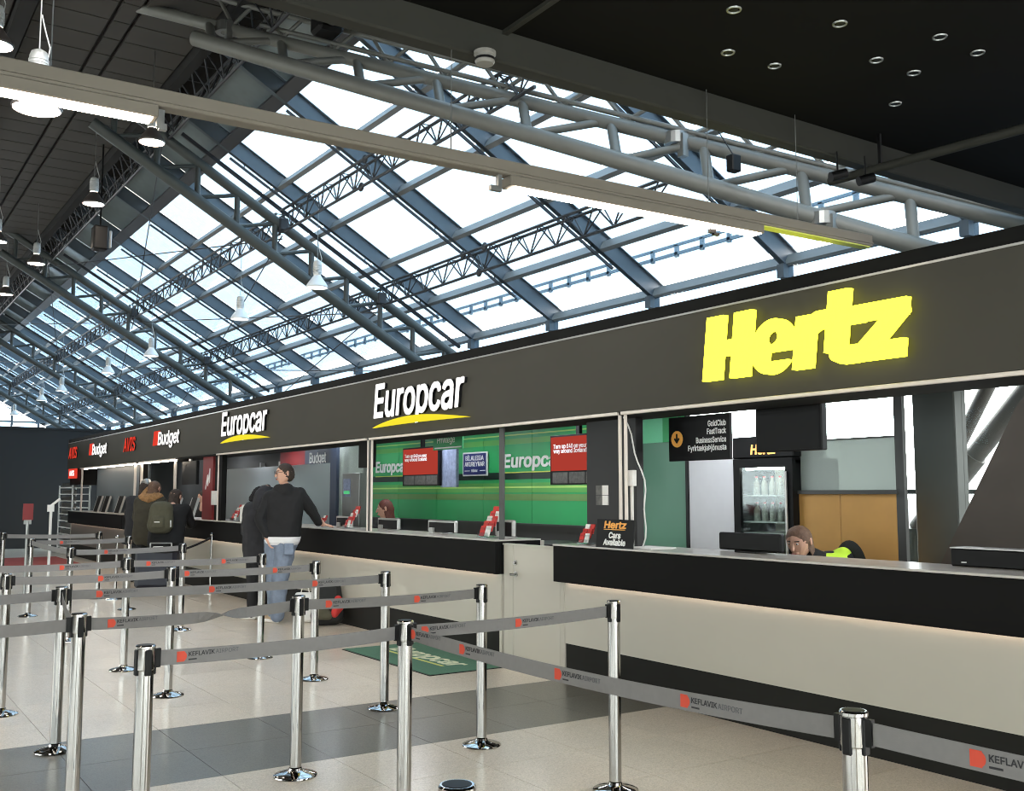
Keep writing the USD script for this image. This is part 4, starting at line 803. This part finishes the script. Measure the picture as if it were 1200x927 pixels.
def face(t, fr, brow='hair_dark', glasses=False, parent=None):
    c, f, s, u = fr
    for k in (-1, 1):
        e = trimesh.creation.icosphere(2, .011).apply_translation(c + f * .083 + s * k * .033 + u * .012); obj('eye', e, 'paper', parent or t, smooth=True)
        obj('iris', trimesh.creation.icosphere(1, .006).apply_translation(c + f * .0915 + s * k * .033 + u * .012), 'eye_dark', parent or t, smooth=True)
        obj('eyebrow', tube(c + f * .09 + s * k * .016 + u * .032, c + f * .080 + s * k * .052 + u * .032, .0045, 6), brow, parent or t)
    obj('mouth', tube(c + f * .0985 + s * .020 - u * .066, c + f * .0985 - s * .020 - u * .066, .006, 6), 'lips', parent or t)
    if glasses:
        g = []
        for k in (-1, 1): q = c + f * .104 + s * k * .033 + u * .010; g += [path([q + s * .024 * math.cos(a) + u * .018 * math.sin(a) for a in np.linspace(0, 2 * math.pi, 13)], .0025, 5), tube(c + f * .10 + s * k * .057 + u * .012, c + s * k * .098 - f * .0 + u * .012, .0025, 5)]
        g.append(tube(c + f * .106 + s * .01 + u * .012, c + f * .106 - s * .01 + u * .012, .0025, 5)); obj('glasses', cat(g), 'black_plastic', parent or t)
def hand(wr, d, n, side=1, curl=.5):
    # wr wrist, d direction of the fingers, n back of the hand, side: where the thumb leaves
    wr, d, n = V3(*wr), V3(*d), V3(*n); d /= np.linalg.norm(d); n -= d * n.dot(d); n /= np.linalg.norm(n); s = np.cross(d, n) * side
    bs = [[(wr, .026), (wr + d * .035 + s * .022, .016), (wr + d * .035 - s * .022, .016)], [(wr + d * .035 + s * .022, .016), (wr + d * .035 - s * .022, .016), (wr + d * .085 + s * .030, .011), (wr + d * .085 - s * .028, .011)]]
    for k, L in enumerate((.068, .078, .072, .056)):
        b = wr + d * .085 + s * (.030 - .0195 * k); a1 = curl * .5; p1 = b + (d * math.cos(a1) - n * math.sin(a1)) * L * .55; a2 = curl * 1.3; p2 = p1 + (d * math.cos(a2) - n * math.sin(a2)) * L * .5
        bs += [[(b, .0098), (p1, .0090)], [(p1, .0090), (p2, .0078)]]
    tb = wr + d * .03 + s * .03; tm = tb + (d * .7 + s * .75) * .036 - n * .008; bs += [[(wr + d * .02 + s * .012, .018), (tb, .014)], [(tb, .0125), (tm, .0105)], [(tm, .0105), (tm + d * .032 - n * .006, .0088)]]
    return bs
def wrinkle(m, a=.012, sc=9, seed=1):
    n = m.vertex_normals; m.vertices = m.vertices + n * ((meshkit.fbm(m.vertices * sc, 3, seed) - .5) * 2 * a)[:, None]; return m
RZP = -YAW
# --- standing man: local x to picture right, local y away from the camera
man = thing('person', 'standing man in black jacket and light jeans, one arm on the counter', 'person', (4.43, 11.55, 0), RZP)
hd, fr = head((.045, .02, 1.745), (-.83, -.50, -.06))
hipL, hipR, kL, kR, aL, aR = V3(-.06, .05, .97), V3(.10, -.01, .97), V3(-.055, .05, .52), V3(.035, -.03, .52), V3(-.05, .10, .09), V3(.005, -.02, .09)
shL, shR, elL, elR, wL, wR = V3(-.125, .03, 1.46), V3(.235, -.02, 1.50), V3(-.21, -.06, 1.20), V3(.37, .10, 1.29), V3(-.12, -.08, .99), V3(.475, .21, 1.140)
body = [[((.03, .02, 1.05), .09), ((.06, .01, 1.38), .09)], [((.06, .01, 1.45), .07), ((.055, .015, 1.60), .055)], [(shL, .06), (elL, .045)], [(elL, .042), (wL, .03)], [(shR, .06), (elR, .045)], [(elR, .042), (wR, .03)],
        [(hipL, .10), (kL, .065)], [(kL, .06), (aL, .045)], [(hipR, .10), (kR, .065)], [(kR, .06), (aR, .045)]] + hd + hand(wR, (.55, .80, -.12), (.1, -.1, 1), 1, .25) + hand(wL, (.3, .2, -1), (-1, -.2, 0), 1, .7)
b_ = obj('body', bones(body, .014, 3), 'skin', man, smooth=True); face(man, fr, glasses=True); obj('hair', hair_mesh(fr), 'hair_dark', man, smooth=50)
jk = [[((-.05, .03, 1.02), .150), ((.10, .0, 1.02), .155), ((.16, -.01, 1.36), .13), ((-.04, .03, 1.36), .135)], [((.16, -.01, 1.36), .13), ((-.04, .03, 1.36), .135), (shL, .075), (shR, .078), ((.06, .0, 1.52), .085)],
      [(shL, .082), (elL, .070)], [(elL, .070), (wL + V3(0, 0, .03), .050)], [(shR, .082), (elR, .066)], [(elR, .066), (wR - V3(.04, .05, -.02), .047)], [((-.02, .02, 1.55), .07), ((.10, -.04, 1.54), .085), ((.15, -.03, 1.50), .07)]]
obj('jacket', wrinkle(bones(jk, .020, 4, zmin=.965), .012, 10), 'cloth_black', man, smooth=40)
sh = [[((-.03, .02, 1.0), .150), ((.11, -.01, 1.0), .153)]]
obj('shirt_hem', bones(sh, .03, 4, zmin=.905, zmax=1.0), 'cloth_white', man, smooth=40)
tr_ = [[(hipL + V3(.02, 0, -.03), .128), (hipR + V3(0, 0, -.03), .132)], [(hipL, .125), (kL, .098)], [(kL, .098), (aL + V3(0, 0, .0), .080)], [(hipR, .130), (kR, .098)], [(kR, .098), (aR, .082)]]
obj('jeans', wrinkle(bones(tr_, .022, 5), .012, 11, 5), 'denim', man, smooth=True); obj('jeans_pocket', bx(.10, .21, -.165, -.15, .80, .93, .006), 'denim', man)
for a_, n_ in ((aL, 'shoe'), (aR, 'shoe')):
    p = V3(a_[0], a_[1], .05); obj(n_, bones([[(p, .045), (p + V3(-.10, .12, -.005), .042), (p + V3(-.16, .18, -.012), .034)]], .015, 4), 'shoe_tan', man, smooth=True)
    obj('sole', bones([[(p + V3(.01, -.015, -.028), .02), (p + V3(-.15, .17, -.030), .02), (p + V3(-.17, .10, -.03), .018), (p + V3(-.08, .19, -.03), .018)]], .015, 3), 'paper', man, smooth=True)
# --- shorter person in a black hooded coat beside him
w2 = thing('person', 'shorter person in long black hooded coat close beside the standing man', 'person', (4.31, 12.02, 0), RZP)
hd, fr = head((.09, .10, 1.50), (-.3, .9, -.25))
body = [[((.06, .02, 1.0), .09), ((.08, .05, 1.28), .09)], [((.08, .05, 1.3), .07), ((.085, .08, 1.45), .05)], [((-.01, .02, .85), .09), ((-.02, .02, .10), .045)], [((.12, .05, .85), .09), ((.10, .10, .10), .045)],
        [((-.08, .04, 1.30), .055), ((-.13, .10, 1.05), .042)], [((-.13, .10, 1.05), .04), ((-.06, .26, 1.02), .028)], [((.24, .06, 1.30), .055), ((.28, .14, 1.05), .042)], [((.28, .14, 1.05), .04), ((.20, .28, 1.03), .028)]] + hd + hand((-.06, .26, 1.02), (.4, .9, 0), (0, 0, 1), 1, .4) + hand((.20, .28, 1.03), (-.2, .9, 0), (0, 0, 1), -1, .4)
obj('body', bones(body, .016, 3), 'skin', w2, smooth=True); face(w2, fr)
ct = [[((-.02, .02, .76), .13), ((.14, .04, .76), .135), ((-.02, .03, 1.2), .145), ((.17, .05, 1.2), .145)], [((-.02, .03, 1.2), .14), ((.17, .05, 1.2), .145), ((-.06, .04, 1.32), .09), ((.22, .06, 1.32), .09)], [((-.08, .04, 1.30), .085), ((-.13, .10, 1.05), .072)], [((-.13, .10, 1.05), .07), ((-.07, .22, 1.02), .05)],
      [((.24, .06, 1.30), .085), ((.28, .14, 1.05), .072)], [((.28, .14, 1.05), .07), ((.21, .24, 1.03), .05)]]
obj('coat', wrinkle(bones(ct, .022, 5), .016, 8, 3), 'cloth_charcoal', w2, smooth=True)
obj('hood', wrinkle(bones([[((.08, .06, 1.44), .125), ((.09, .07, 1.49), .115), ((.07, .0, 1.36), .11)]], .02, 4), .014, 12, 4), 'cloth_charcoal', w2, smooth=True)
obj('fur_trim', wrinkle(bones([[((-.06, .10, 1.44), .05), ((-.01, .12, 1.54), .05)], [((-.01, .12, 1.54), .05), ((.10, .13, 1.575), .045)], [((.10, .13, 1.575), .045), ((.19, .12, 1.52), .045)]], .012, 3), .014, 40, 6), 'fur_black', w2, smooth=True)
obj('trousers', bones([[((-.01, .02, .80), .10), ((-.02, .02, .48), .08)], [((-.02, .02, .48), .08), ((-.02, .02, .11), .06)], [((.12, .05, .80), .10), ((.10, .07, .48), .08)], [((.10, .07, .48), .08), ((.10, .10, .11), .06)]], .022, 4), 'cloth_black', w2, smooth=True)
for p in (V3(-.02, .02, .055), V3(.10, .10, .055)):
    obj('shoe', bones([[(p, .045), (p + V3(-.12, .05, -.008), .04), (p + V3(-.17, .07, -.015), .032)]], .015, 4), 'bag_black', w2, smooth=True); obj('sole', bones([[(p + V3(.03, -.01, -.032), .02), (p + V3(-.18, .07, -.034), .018), (p + V3(-.1, .0, -.034), .02)]], .015, 3), 'paper', w2, smooth=True)
# --- group at the far counter
def backview(lab, x, y, tall, coat, w=.17, hood=None, hair='hair_dark', lean=.1, legs='cloth_black', hat=None):
    t = thing('person', lab, 'person', (x, y, 0), RZP); k = tall / 1.70
    Z = lambda a: a * k
    hd, fr = head((0.02, lean + .08, Z(1.57)), (.35, .9, -.25))
    sl, sr = V3(-w - .03, lean * .7, Z(1.36)), V3(w + .03, lean * .7, Z(1.36)); el, er = V3(-w - .09, lean + .05, Z(1.10)), V3(w + .09, lean + .05, Z(1.10)); wl_, wr_ = V3(-w + .02, lean + .27, Z(1.07)), V3(w - .02, lean + .27, Z(1.07))
    body = [[((0, 0, Z(.95)), .09), ((0, lean * .5, Z(1.24)), .08)], [((0, lean * .7, Z(1.35)), .07), ((.01, lean + .05, Z(1.5)), .052)], [((-.09, 0, Z(.88)), .10), ((-.10, 0, .10), .045)], [((.09, 0, Z(.88)), .10), ((.10, .03, .10), .045)], [(sl, .055), (el, .043)], [(el, .042), (wl_, .03)], [(sr, .055), (er, .043)], [(er, .042), (wr_, .03)]] + hd + hand(wl_, (.2, 1, -.1), (0, 0, 1), 1, .4) + hand(wr_, (-.2, 1, -.1), (0, 0, 1), -1, .4)
    obj('body', bones(body, .018, 3), 'skin', t, smooth=True); face(t, fr); obj('hair', hair_mesh(fr, long=.12), hair, t, smooth=50)
    c = [[((-w * .7, 0, Z(.80)), .14), ((w * .7, 0, Z(.80)), .14), ((-w * .7, lean * .5, Z(1.22)), .14), ((w * .7, lean * .5, Z(1.22)), .14)], [((-w * .7, lean * .5, Z(1.22)), .14), ((w * .7, lean * .5, Z(1.22)), .14), (sl, .08), (sr, .08)], [(sl, .085), (el, .07)], [(el, .07), (wl_, .05)], [(sr, .085), (er, .07)], [(er, .07), (wr_, .05)]]
    obj('coat', wrinkle(bones(c, .025, 5), .014, 8, 5), coat, t, smooth=True)
    obj('trousers', bones([[((-.09, 0, Z(.82)), .10), ((-.10, 0, .11), .06)], [((.09, 0, Z(.82)), .10), ((.10, .03, .11), .06)]], .03, 4), legs, t, smooth=True)
    for q in (V3(-.10, 0, .055), V3(.10, .03, .055)): obj('shoe', bones([[(q, .045), (q + V3(0, .16, -.012), .036)]], .018, 4), 'bag_black', t, smooth=True)
    if hood: obj('fur_hood', wrinkle(bones([[((-.13, lean - .03, Z(1.42)), .075), ((0, lean - .08, Z(1.40)), .085), ((.13, lean - .03, Z(1.43)), .075)], [((-.13, lean + .02, Z(1.45)), .06), ((-.08, lean + .06, Z(1.55)), .05)]], .015, 3), .018, 35, 8), hood, t, smooth=True)
    if hat: obj('hat', bones([[(fr[0] + fr[3] * .05, .105), (fr[0] + fr[3] * .075 - fr[1] * .01, .09)]], .02, 3), hat, t, smooth=True)
    return t
backview('person with tan fur hood and dark olive coat seen from behind at the far counter', 4.25, 16.75, 1.72, 'cloth_green_brown', .15, 'fur_tan', 'hair_brown')
p4 = backview('person in black jacket wearing a round olive backpack at the far counter', 4.36, 16.15, 1.58, 'cloth_black', .20, None, 'hair_dark', .30)
bp = obj('backpack', wrinkle(bones([[((-.10, -.20, 1.02), .12), ((.06, -.20, 1.02), .12), ((-.08, -.16, 1.28), .11), ((.05, -.16, 1.28), .11)]], .02, 5), .008), 'bag_olive', p4, smooth=True)
obj('front_pocket', bones([[((-.09, -.29, 1.02), .05), ((.05, -.29, 1.02), .05), ((-.08, -.28, 1.12), .05), ((.04, -.28, 1.12), .05)]], .02, 4), 'bag_olive', bp, smooth=True); obj('logo_patch', bx(-.06, .02, -.345, -.335, 1.07, 1.085), 'paper', bp); obj('strap_buckle', bx(.15, .17, -.26, -.24, 1.0, 1.10), 'alu', bp)
backview('person with grey cap half hidden behind the fur-hooded person', 4.45, 18.1, 1.74, 'cloth_charcoal', .16, None, 'hair_dark', .1, hat='steel')
# --- clerks behind the counters (seated)
def clerk(lab, x, y, hz, fdir, top, hair, long, bun=False, vest=None, lean=(0, 0), drop=.30, sz=None):
    t = thing('person', lab, 'person', (x, y, 0), RZP); hd, fr = head((lean[0], lean[1], hz), fdir)
    hh = hz - drop + .30; sz = sz or hz - .80; sl, sr = V3(-.17, .03, hz - drop), V3(.17, -.03, hz - drop); el, er = V3(-.24, -.10, hh - .52), V3(.22, -.18, hh - .52); wl_, wr_ = V3(-.20, -.30, hh - .48), V3(.06, -.36, hh - .48)
    body = [[((0, 0, sz + .1), .09), ((0, 0, hh - .36), .09)], [((0, 0, hh - .30), .07), ((lean[0] * .6, lean[1] * .6, hz - .11), .05)], [(sl, .055), (el, .042)], [(el, .04), (wl_, .028)], [(sr, .055), (er, .042)], [(er, .04), (wr_, .028)], [((-.09, 0, sz), .10), ((-.12, -.38, sz - .02), .07)], [((-.12, -.38, sz - .02), .065), ((-.12, -.34, .09), .045)], [((.09, 0, sz), .10), ((.10, -.40, sz - .02), .07)], [((.10, -.40, sz - .02), .065), ((.10, -.36, .09), .045)]] + hd + hand(wl_, (.2, -1, 0), (0, 0, 1), -1, .4) + hand(wr_, (-.2, -1, 0), (0, 0, 1), 1, .4)
    obj('body', bones(body, .016, 3), 'skin', t, smooth=True); face(t, fr); obj('hair', hair_mesh(fr, long=long, bun=bun), hair, t, smooth=50)
    c = [[((-.10, 0, sz + .08), .13), ((.10, 0, sz + .08), .13), ((-.10, .02, hh - .40), .13), ((.10, -.02, hh - .40), .13)], [((-.10, .02, hh - .40), .13), ((.10, -.02, hh - .40), .13), (sl, .07), (sr, .07)], [(sl, .075), (el, .06)], [(el, .06), (wl_, .04)], [(sr, .075), (er, .06)], [(er, .06), (wr_, .04)]]
    if vest: c.append([((0, 0, hh - .36), .12), ((lean[0] * .45, lean[1] * .45, hz - .13), .085)])
    obj('top', wrinkle(bones(c, .025, 5), .01), top, t, smooth=True)
    obj('trousers', bones([[((-.09, 0, sz), .12), ((-.12, -.38, sz - .02), .085)], [((-.12, -.38, sz - .02), .08), ((-.12, -.34, .1), .06)], [((.09, 0, sz), .12), ((.10, -.40, sz - .02), .085)], [((.10, -.40, sz - .02), .08), ((.10, -.36, .1), .06)]], .03, 4), 'cloth_black', t, smooth=True)
    for q in (V3(-.12, -.36, .05), V3(.10, -.38, .05)): obj('shoe', bones([[(q, .045), (q + V3(0, -.14, -.01), .036)]], .02, 3), 'bag_black', t, smooth=True)
    if vest: obj('vest', bones([[((-.10, .02, sz + .08), .142), ((.10, -.02, sz + .08), .142), ((-.11, .02, hh - .38), .142), ((.11, -.02, hh - .38), .142)], [((.10, 0, hh - .36), .125), ((.15, -.02, hh - .27), .072)], [((-.10, 0, hh - .36), .125), ((-.15, .02, hh - .27), .072)]], .025, 5), vest, t, smooth=True); 
    if vest: return t
    ch = thing('office_chair', 'black office chair under ' + ('the red-haired clerk' if hair == 'hair_red' else 'the dark-haired clerk'), 'chair', (x, y, 0), RZP)
    obj('seat', bx(-.24, .24, -.25, .25, sz - .19, sz - .12, .02), 'cloth_black', ch); obj('backrest', bx(-.22, .22, .26, .31, sz, sz + .35, .02), 'cloth_black', ch); obj('backrest_bar', bx(-.03, .03, .24, .28, sz - .16, sz + .1), 'black_plastic', ch); obj('gas_column', tube((0, 0, .06), (0, 0, sz - .18), .03), 'black_plastic', ch)
    for k in range(5): a = k * 2 * math.pi / 5; obj('base_arm', bar((0, 0, .06), (.28 * math.cos(a), .28 * math.sin(a), .03), .04, .04), 'black_plastic', ch)
    return t
clerk('red-haired clerk seated behind the long counter, face in profile to the left', 6.05, 12.02, 1.31, (-1, -.12, -.12), 'cloth_charcoal', 'hair_red', .20)
clerk('brown-haired clerk with bowed head and yellow vest behind the near counter', 6.46, 5.29, 1.135, (-.72, -.70, -.35), 'cloth_black', 'hair_brown', .16, vest='hivis', lean=(-.20, -.06), drop=.145, sz=.50)
clerk('dark-haired clerk behind the counter beside the red pillar', 5.95, 19.5, 1.45, (-.8, -.5, -.2), 'cloth_black', 'hair_dark', .1, True)

# ------------------------------------------------------------------ luggage
t = thing('suitcase', 'big navy suitcase standing in front of the people at the far counter', 'suitcase', (4.16, 15.75, 0), RZP)
obj('shell', bx(-.31, .31, -.16, .16, .09, .68, .05), 'suitcase_navy', t); obj('front_pocket', bx(-.25, .25, -.19, -.15, .14, .48, .02), 'suitcase_navy', t)
for x in (-.24, .24):
    for y in (-.1, .1): obj('wheel', tube((x - .015, y, .045), (x + .015, y, .045), .045, 14), 'black_plastic', t); obj('wheel_fork', bx(x - .02, x + .02, y - .02, y + .02, .04, .10), 'black_plastic', t)
obj('handle', path([(-.16, .1, .68), (-.16, .1, .76), (.16, .1, .76), (.16, .1, .68)], .010), 'alu', t); obj('top_grip', path([(-.08, -.02, .68), (-.07, -.02, .71), (.07, -.02, .71), (.08, -.02, .68)], .010), 'paper', t); obj('zip', bx(-.312, .312, -.01, .01, .3, .305), 'black_plastic', t)
t = thing('backpack', 'black and red backpack on the floor right of the standing man', 'backpack', (4.84, 11.02, 0), RZP)
obj('body', wrinkle(bones([[((-.10, 0, .11), .11), ((.07, 0, .11), .11), ((-.06, .04, .38), .10), ((.05, .04, .40), .09)]], .02, 5), .008), 'bag_black', t, smooth=True); obj('red_panel', bones([[((.09, -.09, .14), .045), ((.12, -.05, .30), .045), ((.15, 0, .22), .04)]], .02, 3), 'bag_red', t, smooth=True)
obj('grey_pocket', bones([[((-.08, -.10, .12), .05), ((.02, -.10, .12), .05), ((-.06, -.09, .22), .04)]], .02, 3), 'bag_olive', t, smooth=True); obj('strap', path([(-.14, -.02, .12), (-.17, -.03, .28), (-.10, .0, .46), (-.02, .03, .50)], .012), 'alu', t); obj('top_loop', path([(-.02, .04, .48), (0, .04, .53), (.04, .04, .48)], .008), 'bag_black', t)
t = thing('carrier_bag', 'white carrier bag on the floor behind the backpack', 'bag', (4.72, 11.42, 0), RZP)
obj('bag', bones([[((-.08, 0, .06), .06), ((.08, 0, .06), .06), ((-.09, 0, .32), .03), ((.09, 0, .32), .03)]], .03, 3), 'paper', t, smooth=True); obj('handle', path([(-.05, 0, .34), (-.03, 0, .42), (.03, 0, .42), (.05, 0, .34)], .006), 'paper', t)
